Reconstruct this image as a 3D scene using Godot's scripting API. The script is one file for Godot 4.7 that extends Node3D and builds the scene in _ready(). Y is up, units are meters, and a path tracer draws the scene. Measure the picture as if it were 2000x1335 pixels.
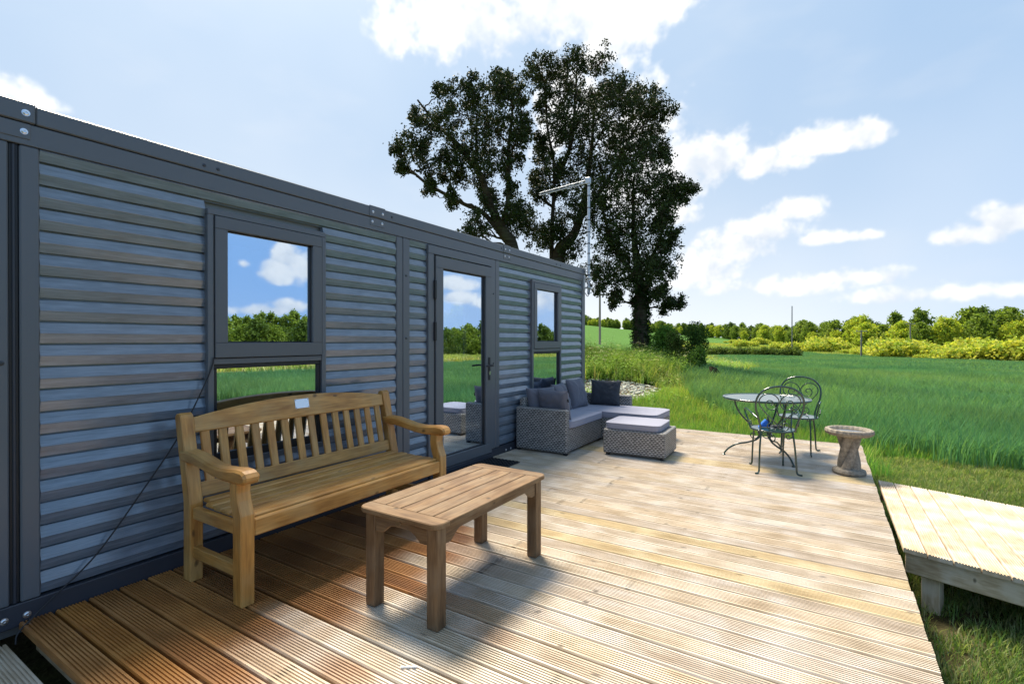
extends Node3D

# ---------------------------------------------------------------- mesh builder
class MB:
	var v := PackedVector3Array()
	var n := PackedVector3Array()
	var c := PackedColorArray()
	var col := Color.WHITE
	var use_color := false

	func tri(a: Vector3, b: Vector3, d: Vector3, hint: Vector3) -> void:
		var nn := (b - a).cross(d - a)
		if nn.length_squared() < 1e-16:
			return
		if nn.dot(hint) < 0.0:
			nn = -nn
			var t := b
			b = d
			d = t
		nn = nn.normalized()
		v.append(a); v.append(d); v.append(b)
		n.append(nn); n.append(nn); n.append(nn)
		if use_color:
			c.append(col); c.append(col); c.append(col)

	func quad(a: Vector3, b: Vector3, d: Vector3, e: Vector3, hint: Vector3) -> void:
		tri(a, b, d, hint)
		tri(a, d, e, hint)

	func trin(a: Vector3, b: Vector3, d: Vector3, na: Vector3, nb: Vector3, nd: Vector3) -> void:
		var nn := (b - a).cross(d - a)
		if nn.dot(na + nb + nd) < 0.0:
			v.append(a); v.append(b); v.append(d)
			n.append(na); n.append(nb); n.append(nd)
		else:
			v.append(a); v.append(d); v.append(b)
			n.append(na); n.append(nd); n.append(nb)
		if use_color:
			c.append(col); c.append(col); c.append(col)

	func mesh() -> ArrayMesh:
		var arr := []
		arr.resize(Mesh.ARRAY_MAX)
		arr[Mesh.ARRAY_VERTEX] = v
		arr[Mesh.ARRAY_NORMAL] = n
		if use_color:
			arr[Mesh.ARRAY_COLOR] = c
		var m := ArrayMesh.new()
		m.add_surface_from_arrays(Mesh.PRIMITIVE_TRIANGLES, arr)
		return m

	# box with chamfered edges
	func box(ctr: Vector3, size: Vector3, b := 0.003) -> void:
		var h := size * 0.5
		b = minf(b, minf(h.x, minf(h.y, h.z)) * 0.8)
		var i := h - Vector3(b, b, b)
		for s in [-1.0, 1.0]:
			quad(ctr + Vector3(s * h.x, -i.y, -i.z), ctr + Vector3(s * h.x, i.y, -i.z), ctr + Vector3(s * h.x, i.y, i.z), ctr + Vector3(s * h.x, -i.y, i.z), Vector3(s, 0, 0))
			quad(ctr + Vector3(-i.x, s * h.y, -i.z), ctr + Vector3(i.x, s * h.y, -i.z), ctr + Vector3(i.x, s * h.y, i.z), ctr + Vector3(-i.x, s * h.y, i.z), Vector3(0, s, 0))
			quad(ctr + Vector3(-i.x, -i.y, s * h.z), ctr + Vector3(i.x, -i.y, s * h.z), ctr + Vector3(i.x, i.y, s * h.z), ctr + Vector3(-i.x, i.y, s * h.z), Vector3(0, 0, s))
			for t in [-1.0, 1.0]:
				quad(ctr + Vector3(s * h.x, t * i.y, -i.z), ctr + Vector3(s * h.x, t * i.y, i.z), ctr + Vector3(s * i.x, t * h.y, i.z), ctr + Vector3(s * i.x, t * h.y, -i.z), Vector3(s, t, 0))
				quad(ctr + Vector3(s * h.x, -i.y, t * i.z), ctr + Vector3(s * h.x, i.y, t * i.z), ctr + Vector3(s * i.x, i.y, t * h.z), ctr + Vector3(s * i.x, -i.y, t * h.z), Vector3(s, 0, t))
				quad(ctr + Vector3(-i.x, s * h.y, t * i.z), ctr + Vector3(i.x, s * h.y, t * i.z), ctr + Vector3(i.x, s * i.y, t * h.z), ctr + Vector3(-i.x, s * i.y, t * h.z), Vector3(0, s, t))
				for u in [-1.0, 1.0]:
					tri(ctr + Vector3(s * h.x, t * i.y, u * i.z), ctr + Vector3(s * i.x, t * h.y, u * i.z), ctr + Vector3(s * i.x, t * i.y, u * h.z), Vector3(s, t, u))

	# polygon (any order) in a plane spanned by ax, ay, pushed along az from 0 to length; bev rounds the two end rims
	func extrude(poly: PackedVector2Array, org: Vector3, ax: Vector3, ay: Vector3, az: Vector3, length: float, bev := 0.0) -> void:
		var k := poly.size()
		var area := 0.0
		for i in k:
			var p := poly[i]
			var q := poly[(i + 1) % k]
			area += p.x * q.y - q.x * p.y
		var sgn := 1.0 if area > 0.0 else -1.0
		var inner := poly.duplicate()
		if bev > 0.0:
			for i in k:
				var e1 := (poly[i] - poly[(i + k - 1) % k]).normalized()
				var e2 := (poly[(i + 1) % k] - poly[i]).normalized()
				var n1 := Vector2(e1.y, -e1.x) * sgn
				var n2 := Vector2(e2.y, -e2.x) * sgn
				var mm := n1 + n2
				inner[i] = poly[i] - mm * (bev / maxf(0.4, 1.0 + n1.dot(n2)))
		for i in k:
			var j := (i + 1) % k
			var p := poly[i]
			var q := poly[j]
			var e := q - p
			var out := (ax * e.y - ay * e.x) * sgn
			var a := org + ax * p.x + ay * p.y
			var b := org + ax * q.x + ay * q.y
			quad(a + az * bev, b + az * bev, b + az * (length - bev), a + az * (length - bev), out)
			if bev > 0.0:
				var a2 := org + ax * inner[i].x + ay * inner[i].y
				var b2 := org + ax * inner[j].x + ay * inner[j].y
				quad(a + az * bev, b + az * bev, b2, a2, out.normalized() - az)
				quad(a + az * (length - bev), b + az * (length - bev), b2 + az * length, a2 + az * length, out.normalized() + az)
		var t := Geometry2D.triangulate_polygon(inner)
		for j in range(0, t.size(), 3):
			var a := org + ax * inner[t[j]].x + ay * inner[t[j]].y
			var b := org + ax * inner[t[j + 1]].x + ay * inner[t[j + 1]].y
			var d := org + ax * inner[t[j + 2]].x + ay * inner[t[j + 2]].y
			tri(a, b, d, -az)
			tri(a + az * length, b + az * length, d + az * length, az)

	# grid of points (rows of equal length) with smooth normals; flip turns the normals round
	func sheet(rows: Array, flip := false) -> void:
		var h := rows.size()
		var w: int = rows[0].size()
		var nn := []
		for j in h:
			var line := PackedVector3Array()
			for i in w:
				var du: Vector3 = rows[j][mini(i + 1, w - 1)] - rows[j][maxi(i - 1, 0)]
				var dv: Vector3 = rows[mini(j + 1, h - 1)][i] - rows[maxi(j - 1, 0)][i]
				var m := du.cross(dv)
				line.append(m.normalized() * (-1.0 if flip else 1.0) if m.length() > 1e-12 else Vector3.UP)
			nn.append(line)
		for j in h - 1:
			for i in w - 1:
				trin(rows[j][i], rows[j][i + 1], rows[j + 1][i + 1], nn[j][i], nn[j][i + 1], nn[j + 1][i + 1])
				trin(rows[j][i], rows[j + 1][i + 1], rows[j + 1][i], nn[j][i], nn[j + 1][i + 1], nn[j + 1][i])

	# rounded box
	func soft_box(size: Vector3, e := 0.28, seg := 40, rows := 20) -> void:
		var pts := []
		var nor := []
		for j in rows + 1:
			var v1 := (float(j) / rows - 0.5) * PI
			var cv := pow(absf(cos(v1)), e)
			var sv := signf(sin(v1)) * pow(absf(sin(v1)), e)
			var lp := PackedVector3Array()
			var ln := PackedVector3Array()
			for i in seg + 1:
				var u := TAU * i / seg
				var cu := signf(cos(u)) * pow(absf(cos(u)), e)
				var su := signf(sin(u)) * pow(absf(sin(u)), e)
				lp.append(Vector3(cv * cu * size.x, sv * size.y, cv * su * size.z) * 0.5)
				var m := Vector3(signf(cos(u)) * pow(absf(cos(v1) * cos(u)), 2.0 - e) / size.x, signf(sin(v1)) * pow(absf(sin(v1)), 2.0 - e) / size.y, signf(sin(u)) * pow(absf(cos(v1) * sin(u)), 2.0 - e) / size.z)
				ln.append(m.normalized())
			pts.append(lp)
			nor.append(ln)
		for j in rows:
			for i in seg:
				trin(pts[j][i], pts[j][i + 1], pts[j + 1][i + 1], nor[j][i], nor[j][i + 1], nor[j + 1][i + 1])
				trin(pts[j][i], pts[j + 1][i + 1], pts[j + 1][i], nor[j][i], nor[j + 1][i + 1], nor[j + 1][i])

	# smooth tube along points
	func tube(pts: PackedVector3Array, radii: PackedFloat32Array, seg := 8, caps := true) -> void:
		var m := pts.size()
		var prev := Vector3.ZERO
		var rings := []
		var norms := []
		for i in m:
			var t := (pts[mini(i + 1, m - 1)] - pts[maxi(i - 1, 0)]).normalized()
			var u: Vector3
			if i == 0:
				u = t.cross(Vector3.UP if absf(t.y) < 0.9 else Vector3.RIGHT).normalized()
			else:
				u = (prev - t * prev.dot(t)).normalized()
			prev = u
			var w := t.cross(u)
			var ring := PackedVector3Array()
			var nor := PackedVector3Array()
			var r := radii[mini(i, radii.size() - 1)]
			for s in seg:
				var a := TAU * s / seg
				var d := u * cos(a) + w * sin(a)
				ring.append(pts[i] + d * r)
				nor.append(d)
			rings.append(ring)
			norms.append(nor)
		for i in m - 1:
			for s in seg:
				var s2 := (s + 1) % seg
				trin(rings[i][s], rings[i][s2], rings[i + 1][s2], norms[i][s], norms[i][s2], norms[i + 1][s2])
				trin(rings[i][s], rings[i + 1][s2], rings[i + 1][s], norms[i][s], norms[i + 1][s2], norms[i + 1][s])
		if caps:
			for e in [0, m - 1]:
				var out: Vector3 = (pts[0] - pts[1]) if e == 0 else (pts[m - 1] - pts[m - 2])
				for s in range(1, seg - 1):
					tri(rings[e][0], rings[e][s], rings[e][s + 1], out)

	# surface of revolution about y; prof is (radius, height); bump turns radius with angle
	func lathe(prof: PackedVector2Array, seg := 32, ctr := Vector3.ZERO, twist := 0.0, lobes := 0, amp := 0.0) -> void:
		var k := prof.size()
		var grid := []
		for i in k:
			var ring := PackedVector3Array()
			for s in seg:
				var a := TAU * s / seg
				var r := prof[i].x
				if lobes > 0:
					r += amp * absf(sin((a * lobes + twist * prof[i].y) * 0.5))
				ring.append(ctr + Vector3(cos(a) * r, prof[i].y, sin(a) * r))
			grid.append(ring)
		for i in k - 1:
			for s in seg:
				var s2 := (s + 1) % seg
				var a: Vector3 = grid[i][s]
				var b: Vector3 = grid[i][s2]
				var d: Vector3 = grid[i + 1][s2]
				var e: Vector3 = grid[i + 1][s]
				var e2 := prof[i + 1] - prof[i]
				var ang := TAU * (s + 0.5) / seg
				var out := Vector3(cos(ang) * e2.y, -e2.x, sin(ang) * e2.y)
				quad(a, b, d, e, out)

# ---------------------------------------------------------------- scene helpers
var rng := RandomNumberGenerator.new()
var counts := {}
const CREAM := Color(1, 1, 1)

func numbered(called: String) -> String:
	if not counts.has(called):
		counts[called] = 0
		return called
	counts[called] += 1
	return "%s_%03d" % [called, counts[called]]

func thing(called: String, label: String, category: String, at := Vector3.ZERO, turn := 0.0, group := "") -> Node3D:
	var o := Node3D.new()
	o.name = numbered(called)
	add_child(o)
	o.position = at
	o.rotation.y = turn
	tag(o, label, category, group)
	return o

func tag(o: Node, label: String, category: String, group := "", kind := "") -> void:
	o.set_meta("label", label)
	o.set_meta("category", category)
	if group != "":
		o.set_meta("group", group)
	if kind != "":
		o.set_meta("kind", kind)

func part(parent: Node, called: String, mesh: Mesh, m: Material, xf := Transform3D()) -> MeshInstance3D:
	var o := MeshInstance3D.new()
	o.name = called if parent != self else numbered(called)
	o.mesh = mesh
	o.material_override = m
	o.transform = xf
	parent.add_child(o, true)
	return o

func at(x: float, y: float, z: float) -> Transform3D:
	return Transform3D(Basis(), Vector3(x, y, z))

# local X runs along world -Z, local Z runs along world +X
func along_z(x: float, y: float, z: float) -> Transform3D:
	return Transform3D(Basis(Vector3(0, 0, -1), Vector3.UP, Vector3(1, 0, 0)), Vector3(x, y, z))

# local X runs up
func upright(x: float, y: float, z: float, turn := 0.0) -> Transform3D:
	return Transform3D(Basis(Vector3.UP, turn) * Basis(Vector3.UP, Vector3(-1, 0, 0), Vector3(0, 0, 1)), Vector3(x, y, z))

func boxm(size: Vector3, b := 0.003) -> ArrayMesh:
	var q := MB.new()
	q.box(Vector3.ZERO, size, b)
	return q.mesh()

func lin(r: float, g: float, b: float) -> Color:
	return Color(r, g, b).linear_to_srgb()

func mat(c: Color, rough := 0.7, metal := 0.0, spec := 0.5) -> StandardMaterial3D:
	var m := StandardMaterial3D.new()
	m.albedo_color = c.linear_to_srgb()
	m.roughness = rough
	m.metallic = metal
	m.metallic_specular = spec
	return m

func leafmat(back: float, rough := 0.6) -> StandardMaterial3D:
	var m := StandardMaterial3D.new()
	m.vertex_color_use_as_albedo = true
	m.roughness = rough
	m.metallic_specular = 0.3
	m.cull_mode = BaseMaterial3D.CULL_DISABLED
	if back > 0.0:
		m.backlight_enabled = true
		m.backlight = Color(back, back, back * 0.55).linear_to_srgb()
	return m

# ---------------------------------------------------------------- textures
func noise_bytes(w: int, h: int, sw: int, sh: int, sd: int, freq: float, oct := 3) -> PackedByteArray:
	var f := FastNoiseLite.new()
	f.seed = sd
	f.noise_type = FastNoiseLite.TYPE_SIMPLEX_SMOOTH
	f.frequency = freq
	f.fractal_octaves = oct
	var im := f.get_seamless_image(sw, sh)
	im.convert(Image.FORMAT_L8)
	if sw != w or sh != h:
		im.resize(w, h, Image.INTERPOLATE_CUBIC)
	return im.get_data()

func tex(w: int, h: int, data: PackedByteArray) -> ImageTexture:
	return ImageTexture.create_from_image(Image.create_from_data(w, h, false, Image.FORMAT_RGB8, data))

# wood: grain runs along u. Returns [colour texture, height texture]
func wood(w: int, h: int, sd: int, dark: Color, light: Color, grey: Color, knots: int, greyness: float) -> Array:
	var fine := noise_bytes(w, h, w / 16, h, sd, 0.11, 3)
	var mid := noise_bytes(w, h, w / 32, h / 2, sd + 1, 0.06, 2)
	var blot := noise_bytes(w, h, w / 8, h / 4, sd + 2, 0.03, 4)
	var out := PackedByteArray()
	out.resize(w * h * 3)
	var hi := PackedByteArray()
	hi.resize(w * h * 3)
	var kd := PackedFloat32Array()
	kd.resize(w * h)
	var kw := PackedFloat32Array()
	kw.resize(w * h)
	rng.seed = sd * 77
	for k in knots:
		var cx := rng.randi_range(0, w - 1)
		var cy := rng.randi_range(0, h - 1)
		var rx := rng.randf_range(7.0, 20.0)
		var ry := rng.randf_range(4.0, 10.0)
		var tilt := rng.randf_range(-0.5, 0.5)
		for yy in range(-int(ry * 3), int(ry * 3) + 1):
			for xx in range(-int(rx * 5), int(rx * 5) + 1):
				var px := (cx + xx + w) % w
				var py := (cy + yy + h) % h
				var ex := (xx + yy * tilt) / rx
				var ey := yy / ry
				var e := sqrt(ex * ex + ey * ey)
				var idx := py * w + px
				if e < 1.0:
					kd[idx] = maxf(kd[idx], (0.50 + 0.12 * sin(e * 9.0)) * smoothstep(1.0, 0.45, e))
				var fl := sqrt(ex * ex * 0.06 + ey * ey * 0.2)
				kw[idx] += 26.0 * maxf(0.0, 1.0 - fl) * signf(yy)
	for y in h:
		for x in w:
			var i := y * w + x
			var sy := posmod(y + int(kw[i] * 0.35), h)
			var j := sy * w + x
			var f := fine[j] / 255.0
			var m := mid[j] / 255.0
			var b := blot[i] / 255.0
			var t := clampf(0.15 + 0.55 * f + 0.5 * (m - 0.5) + 0.35 * (b - 0.5), 0.0, 1.0)
			var c := dark.lerp(light, t)
			c = c.lerp(grey, clampf((b - 0.42) * 2.6, 0.0, 1.0) * greyness)
			c = c.lerp(dark * 0.35, clampf(kd[i], 0.0, 1.0))
			out[i * 3] = int(clampf(c.r, 0, 1) * 255)
			out[i * 3 + 1] = int(clampf(c.g, 0, 1) * 255)
			out[i * 3 + 2] = int(clampf(c.b, 0, 1) * 255)
			var hv := int(clampf(t - kd[i] * 0.3, 0, 1) * 255)
			hi[i * 3] = hv
			hi[i * 3 + 1] = hv
			hi[i * 3 + 2] = hv
	return [tex(w, h, out), tex(w, h, hi)]

# a wood material: texture metres tw along, th across; off shifts it
func woodmat(t: Array, tint: Color, tw: float, th: float, off: Vector3, rough: float, relief: float, spec := 0.4) -> StandardMaterial3D:
	var m := mat(tint, rough, 0.0, spec)
	m.albedo_texture = t[0]
	m.uv1_triplanar = true
	m.uv1_triplanar_sharpness = 8.0
	m.uv1_scale = Vector3(1.0 / tw, 1.0 / th, 1.0 / th)
	m.uv1_offset = off
	m.heightmap_enabled = true
	m.heightmap_texture = t[1]
	m.heightmap_scale = relief
	return m

func speckle(w: int, sd: int, a: Color, b: Color, c: Color, freq: float) -> ImageTexture:
	var n1 := noise_bytes(w, w, w, w, sd, freq, 4)
	var n2 := noise_bytes(w, w, w, w, sd + 5, freq * 5.0, 2)
	var out := PackedByteArray()
	out.resize(w * w * 3)
	for i in w * w:
		var t := clampf(n1[i] / 255.0 * 1.4 - 0.2, 0, 1)
		var q := a.lerp(b, t).lerp(c, clampf(n2[i] / 255.0 * 2.0 - 1.0, 0, 1))
		out[i * 3] = int(clampf(q.r, 0, 1) * 255)
		out[i * 3 + 1] = int(clampf(q.g, 0, 1) * 255)
		out[i * 3 + 2] = int(clampf(q.b, 0, 1) * 255)
	return tex(w, w, out)

# ---------------------------------------------------------------- sky
# clouds: azimuth (degrees from -z towards +x), elevation, half width, half height, strength
const CLOUDS := [
	[-41.0, 31.5, 6.0, 3.5, 0.75], [-35.0, 33.0, 8.0, 5.0, 0.95], [-28.0, 33.0, 8.0, 4.5, 1.0], [-21.0, 32.0, 7.0, 3.5, 1.0], [-14.5, 33.5, 5.0, 3.0, 0.8], [-30.0, 40.0, 14.0, 6.0, 0.8],
	[-15.4, 26.3, 1.6, 1.4, 0.8], [-24.0, 24.0, 9.0, 6.0, 0.75],
	[-13.5, 17.0, 4.2, 3.4, 1.05], [-9.8, 18.3, 3.6, 2.8, 1.1], [-6.0, 17.7, 4.0, 2.0, 1.0], [-2.2, 18.7, 3.4, 1.5, 1.0], [0.6, 18.6, 2.8, 1.2, 0.95], [3.2, 18.6, 1.8, 1.3, 1.0], [-17.0, 15.0, 5.0, 3.5, 0.9],
	[-2.6, 12.6, 2.4, 1.5, 1.05], [-5.0, 11.2, 3.2, 1.7, 1.0], [-8.0, 9.4, 3.8, 1.9, 0.95], [-11.5, 7.4, 4.5, 2.2, 0.9],
	[-0.3, 9.8, 2.0, 0.7, 0.7], [3.3, 9.7, 1.6, 0.5, 0.7],
	[10.9, 8.8, 2.4, 1.0, 0.85], [13.2, 9.7, 2.6, 1.4, 1.0], [17.0, 10.0, 3.0, 1.8, 0.9],
	[-4.0, 5.4, 6.0, 1.1, 0.8], [2.0, 5.9, 4.5, 0.9, 0.8], [8.0, 4.0, 6.0, 0.9, 0.7],
	[-78.6, 19.6, 2.6, 1.1, 0.9], [-76.2, 18.9, 2.0, 0.8, 0.75], [-86.0, 21.0, 4.0, 2.0, 0.9],
	[56.2, 8.6, 1.3, 1.3, 1.1], [57.0, 6.9, 1.6, 1.2, 1.1], [54.8, 7.4, 1.4, 1.7, 1.0], [59.3, 3.0, 3.5, 0.6, 0.8], [55.8, 3.5, 2.0, 0.7, 0.85], [60.4, 7.6, 0.5, 0.4, 0.75],
	[38.8, 6.3, 2.6, 0.8, 1.0], [38.2, 4.6, 2.2, 0.8, 1.0], [35.0, 4.2, 2.0, 0.7, 0.9], [29.0, 4.5, 4.0, 2.2, 1.0], [27.0, 9.0, 3.0, 1.5, 0.9],
	[75.0, 9.0, 4.0, 2.0, 0.95], [96.0, 14.0, 7.0, 3.0, 0.95], [120.0, 8.0, 8.0, 2.0, 0.9], [150.0, 18.0, 10.0, 4.0, 0.9], [178.0, 10.0, 8.0, 2.5, 0.95], [-150.0, 14.0, 10.0, 3.0, 0.9], [-120.0, 24.0, 12.0, 4.0, 0.9], [-105.0, 12.0, 8.0, 2.5, 0.95], [70.0, 30.0, 8.0, 3.0, 0.85], [110.0, 38.0, 9.0, 4.0, 0.85], [-165.0, 40.0, 14.0, 5.0, 0.85],
]
const SUN_AZ := -58.0
const SUN_EL := 61.0

func make_sky() -> Sky:
	var w := 3072
	var h := 1536
	var f := FastNoiseLite.new()
	f.seed = 11
	f.noise_type = FastNoiseLite.TYPE_SIMPLEX_SMOOTH
	f.frequency = 7.0
	f.fractal_octaves = 6
	f.fractal_gain = 0.6
	var soft := FastNoiseLite.new()
	soft.seed = 5
	soft.frequency = 2.2
	soft.fractal_octaves = 4
	var sun := Vector3(sin(deg_to_rad(SUN_AZ)) * cos(deg_to_rad(SUN_EL)), sin(deg_to_rad(SUN_EL)), -cos(deg_to_rad(SUN_AZ)) * cos(deg_to_rad(SUN_EL)))
	var data := PackedFloat32Array()
	data.resize(w * h * 3)
	# which clouds reach which column
	var cols := []
	for x in 96:
		cols.append([])
	for cl in CLOUDS:
		for x in 96:
			var az := wrapf((x + 0.5) / 96.0 * 360.0, -180.0, 180.0)
			var d: float = absf(wrapf(az - cl[0], -180.0, 180.0))
			if d < cl[2] * 2.2 + 2.5:
				cols[x].append(cl)
	var blue := Vector3(0.26, 0.46, 0.74)
	var deep := Vector3(0.13, 0.42, 0.88)
	var haze := Vector3(0.96, 0.99, 1.0)
	var dim := 0.31   # the exposure below brings it back up
	for y in h:
		var el := (0.5 - (y + 0.5) / h) * 180.0
		if el < -1.0:
			for x in w:
				var i := (y * w + x) * 3
				data[i] = 0.20
				data[i + 1] = 0.24
				data[i + 2] = 0.15
			continue
		var e := deg_to_rad(maxf(el, 0.0))
		var ce := cos(e)
		var se := sin(e)
		var low := exp(-maxf(el, 0.0) / 12.0)
		for x in w:
			var az := wrapf((x + 0.5) / w * 360.0, -180.0, 180.0)
			var a := deg_to_rad(az)
			var d := Vector3(sin(a) * ce, se, -cos(a) * ce)
			var cs := d.dot(sun)
			var glow := exp((cs - 1.0) * 5.2)
			var side := smoothstep(-0.15, 0.55, cs)
			var hz := clampf(0.09 + 0.92 * low * (0.25 + 0.75 * side) + 0.60 * glow + 0.08 * soft.get_noise_3dv(d), 0.0, 1.0)
			var c := deep.lerp(blue, side).lerp(haze, hz)
			c *= 1.0 + 0.25 * glow * glow
			var cov := 0.0
			var shade := 0.0
			var near: Array = cols[int(x * 96.0 / w)]
			if near.size():
				var n := f.get_noise_3dv(d)
				var n2 := f.get_noise_3dv(d * 2.9 + Vector3(3, 1, 2))
				var best := 0.0
				var hgt := 0.0
				for cl in near:
					var dx: float = wrapf(az - cl[0], -180.0, 180.0) / cl[2]
					var dy: float = (el - cl[1]) / cl[3]
					if dy < 0.0:
						dy *= 1.35
					var q: float = cl[4] * (1.0 - sqrt(dx * dx + dy * dy) * 0.62)
					if q > best:
						best = q
						hgt = dy
				cov = smoothstep(0.14, 0.66, best + 0.70 * n + 0.42 * n2) * smoothstep(0.03, 0.22, best)
				if cov > 0.01:
					shade = clampf(0.62 + 0.30 * hgt + 1.5 * (n - f.get_noise_3dv(d + sun * 0.035)) + 0.5 * n2, 0.0, 1.0)
			# thin high veil
			cov = maxf(cov, 0.14 * smoothstep(0.0, 0.6, soft.get_noise_3d(d.x * 2.0, d.y * 5.0, d.z * 2.0)))
			var white := Vector3(0.74, 0.79, 0.86).lerp(Vector3(1.04, 1.03, 1.01), shade) * (1.0 + 0.20 * glow)
			c = c.lerp(white, cov * 0.92)
			var i := (y * w + x) * 3
			data[i] = c.x * dim
			data[i + 1] = c.y * dim
			data[i + 2] = c.z * dim
	var im := Image.create_from_data(w, h, false, Image.FORMAT_RGBF, data.to_byte_array())
	var pm := PanoramaSkyMaterial.new()
	pm.panorama = ImageTexture.create_from_image(im)
	var s := Sky.new()
	s.sky_material = pm
	return s

func _ready() -> void:
	# camera
	var cam := Camera3D.new()
	cam.name = "camera"
	add_child(cam)
	cam.position = Vector3(3.033, 1.25, 0.0)
	cam.rotation_degrees = Vector3(-0.206, 32.116, 0.0)
	cam.fov = 68.79
	cam.near = 0.05
	cam.far = 3000.0
	cam.current = true
	# sky and air
	var we := WorldEnvironment.new()
	we.name = "world_environment"
	var env := Environment.new()
	env.background_mode = Environment.BG_SKY
	env.sky = make_sky()
	env.tonemap_mode = Environment.TONE_MAPPER_LINEAR
	env.tonemap_exposure = 3.6
	env.sdfgi_enabled = true
	env.ssao_enabled = true
	env.ssil_enabled = true
	we.environment = env
	add_child(we)
	# sun
	var sun := DirectionalLight3D.new()
	sun.name = "sun"
	sun.light_energy = 0.88
	sun.light_color = Color(1.0, 0.955, 0.88)
	sun.light_angular_distance = 18.0
	sun.shadow_enabled = true
	sun.rotation_degrees = Vector3(-SUN_EL, -SUN_AZ + 180.0, 0.0)
	add_child(sun)

	make_materials()
	build_ground()
	build_deck()
	build_walkway()
	build_cabin()
	build_bench()
	build_coffee_table()
	build_sofa()
	build_bistro()
	build_bird_bath()
	build_antenna()
	build_trees()
	build_far()
	build_vegetation()
	build_small()

# ---------------------------------------------------------------- materials
var M := {}
var deck_mats := []
var clad_mats := []
var bench_mats := []

func make_materials() -> void:
	var pine := wood(2048, 256, 21, Color(0.62, 0.56, 0.48), Color(0.86, 0.82, 0.77), Color(0.79, 0.775, 0.76), 8, 0.6)
	var teak := wood(1024, 256, 33, Color(0.53, 0.37, 0.17), Color(0.81, 0.62, 0.34), Color(0.60, 0.52, 0.38), 2, 0.40)
	var dark := wood(1024, 256, 47, Color(0.30, 0.22, 0.145), Color(0.53, 0.43, 0.31), Color(0.44, 0.40, 0.35), 3, 0.40)
	var pvc := wood(1024, 256, 59, Color(0.74, 0.74, 0.74), Color(1.0, 1.0, 1.0), Color(0.9, 0.9, 0.9), 0, 0.2)
	M.pine = pine
	# weathered pale, yellowish, orange and brown boards
	var tints := [Color(1.04, 1.01, 0.95), Color(1.06, 1.0, 0.88), Color(1.00, 0.985, 0.97), Color(1.07, 0.98, 0.70), Color(1.04, 1.01, 0.93), Color(0.97, 0.94, 0.90)]
	for i in 12:
		deck_mats.append(woodmat(pine, tints[i % 6], 3.1, 0.62, Vector3(0.37 * i, 0.23 * i, 0.31 * i), 0.42, 0.05, 0.5))
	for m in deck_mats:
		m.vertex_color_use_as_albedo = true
	for i in 4:
		var t: Color = [Color(1.2, 1.15, 1.08), Color(1.1, 1.04, 1.0), Color(1.25, 1.14, 1.0), Color(1.06, 1.05, 1.02)][i]
		bench_mats.append(woodmat(teak, t, 1.3, 0.5, Vector3(0.31 * i, 0.37 * i, 0.21 * i), 0.45, 0.03, 0.5))
	M.walk = []
	for i in 3:
		M.walk.append(woodmat(pine, [Color(1.02, 0.96, 0.86), Color(1.05, 0.97, 0.84), Color(0.99, 0.95, 0.87)][i], 2.0, 0.62, Vector3(0.27 * i, 0.4 * i, 0.13 * i), 0.6, 0.04))
	M.walk_beam = woodmat(pine, Color(1.0, 0.94, 0.82), 1.6, 0.5, Vector3(0.1, 0.6, 0.3), 0.75, 0.05, 0.2)
	M.table_top = []
	for i in 3:
		M.table_top.append(woodmat(dark, [Color(1.20, 1.17, 1.08), Color(1.12, 1.09, 1.02), Color(1.26, 1.22, 1.12)][i], 1.1, 0.4, Vector3(0.3 * i, 0.2 * i, 0.4 * i), 0.55, 0.03))
	M.table_leg = woodmat(dark, Color(1.06, 1.02, 0.96), 1.1, 0.4, Vector3(0.5, 0.1, 0.7), 0.55, 0.03)
	# coated cladding with printed wood grain
	for i in 3:
		clad_mats.append(woodmat(pvc, [Color(0.182, 0.230, 0.292), Color(0.173, 0.220, 0.280), Color(0.190, 0.239, 0.302)][i], 0.9, 0.22, Vector3(0.29 * i, 0.37 * i, 0.2 * i), 0.22, 0.045, 0.74))
		clad_mats[i].clearcoat_enabled = true
		clad_mats[i].clearcoat = 0.4
		clad_mats[i].clearcoat_roughness = 0.12
	M.frame = mat(Color(0.105, 0.115, 0.130), 0.36, 0.0, 0.5)
	M.frame.heightmap_enabled = false
	M.sash = mat(Color(0.100, 0.108, 0.120), 0.36, 0.0, 0.5)
	M.rail = mat(Color(0.030, 0.034, 0.046), 0.45)
	M.gasket = mat(Color(0.008, 0.009, 0.012), 0.5)
	M.black = mat(Color(0.012, 0.012, 0.014), 0.55)
	M.bolt = mat(Color(0.72, 0.72, 0.74), 0.28, 1.0)
	M.bolt_dark = mat(Color(0.07, 0.075, 0.085), 0.35, 0.6)
	M.roof = mat(Color(0.12, 0.12, 0.13), 0.7)
	M.inside = mat(Color(0.30, 0.30, 0.30), 0.8)
	M.inside_floor = mat(Color(0.16, 0.15, 0.14), 0.45)
	var gl := StandardMaterial3D.new()
	gl.albedo_color = Color(0.90, 0.95, 1.0, 0.0)
	gl.transparency = BaseMaterial3D.TRANSPARENCY_ALPHA
	gl.refraction_enabled = true
	gl.refraction_scale = 0.05
	gl.roughness = 0.0
	gl.metallic = 0.72
	M.glass = gl
	var clear := StandardMaterial3D.new()
	clear.albedo_color = Color(0.95, 1.0, 0.98, 0.05)
	clear.transparency = BaseMaterial3D.TRANSPARENCY_ALPHA
	clear.roughness = 0.02
	M.clear = clear
	M.chrome = mat(Color(0.75, 0.76, 0.78), 0.22, 1.0)
	M.steel = mat(Color(0.50, 0.52, 0.55), 0.45, 0.55)
	M.plaque = mat(Color(0.80, 0.80, 0.80), 0.25, 0.6)
	M.iron = mat(Color(0.014, 0.042, 0.036), 0.13, 0.0, 0.6)
	# wicker
	M.wicker = make_wicker()
	var fab := noise_bytes(256, 256, 256, 256, 91, 0.5, 2)
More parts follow.
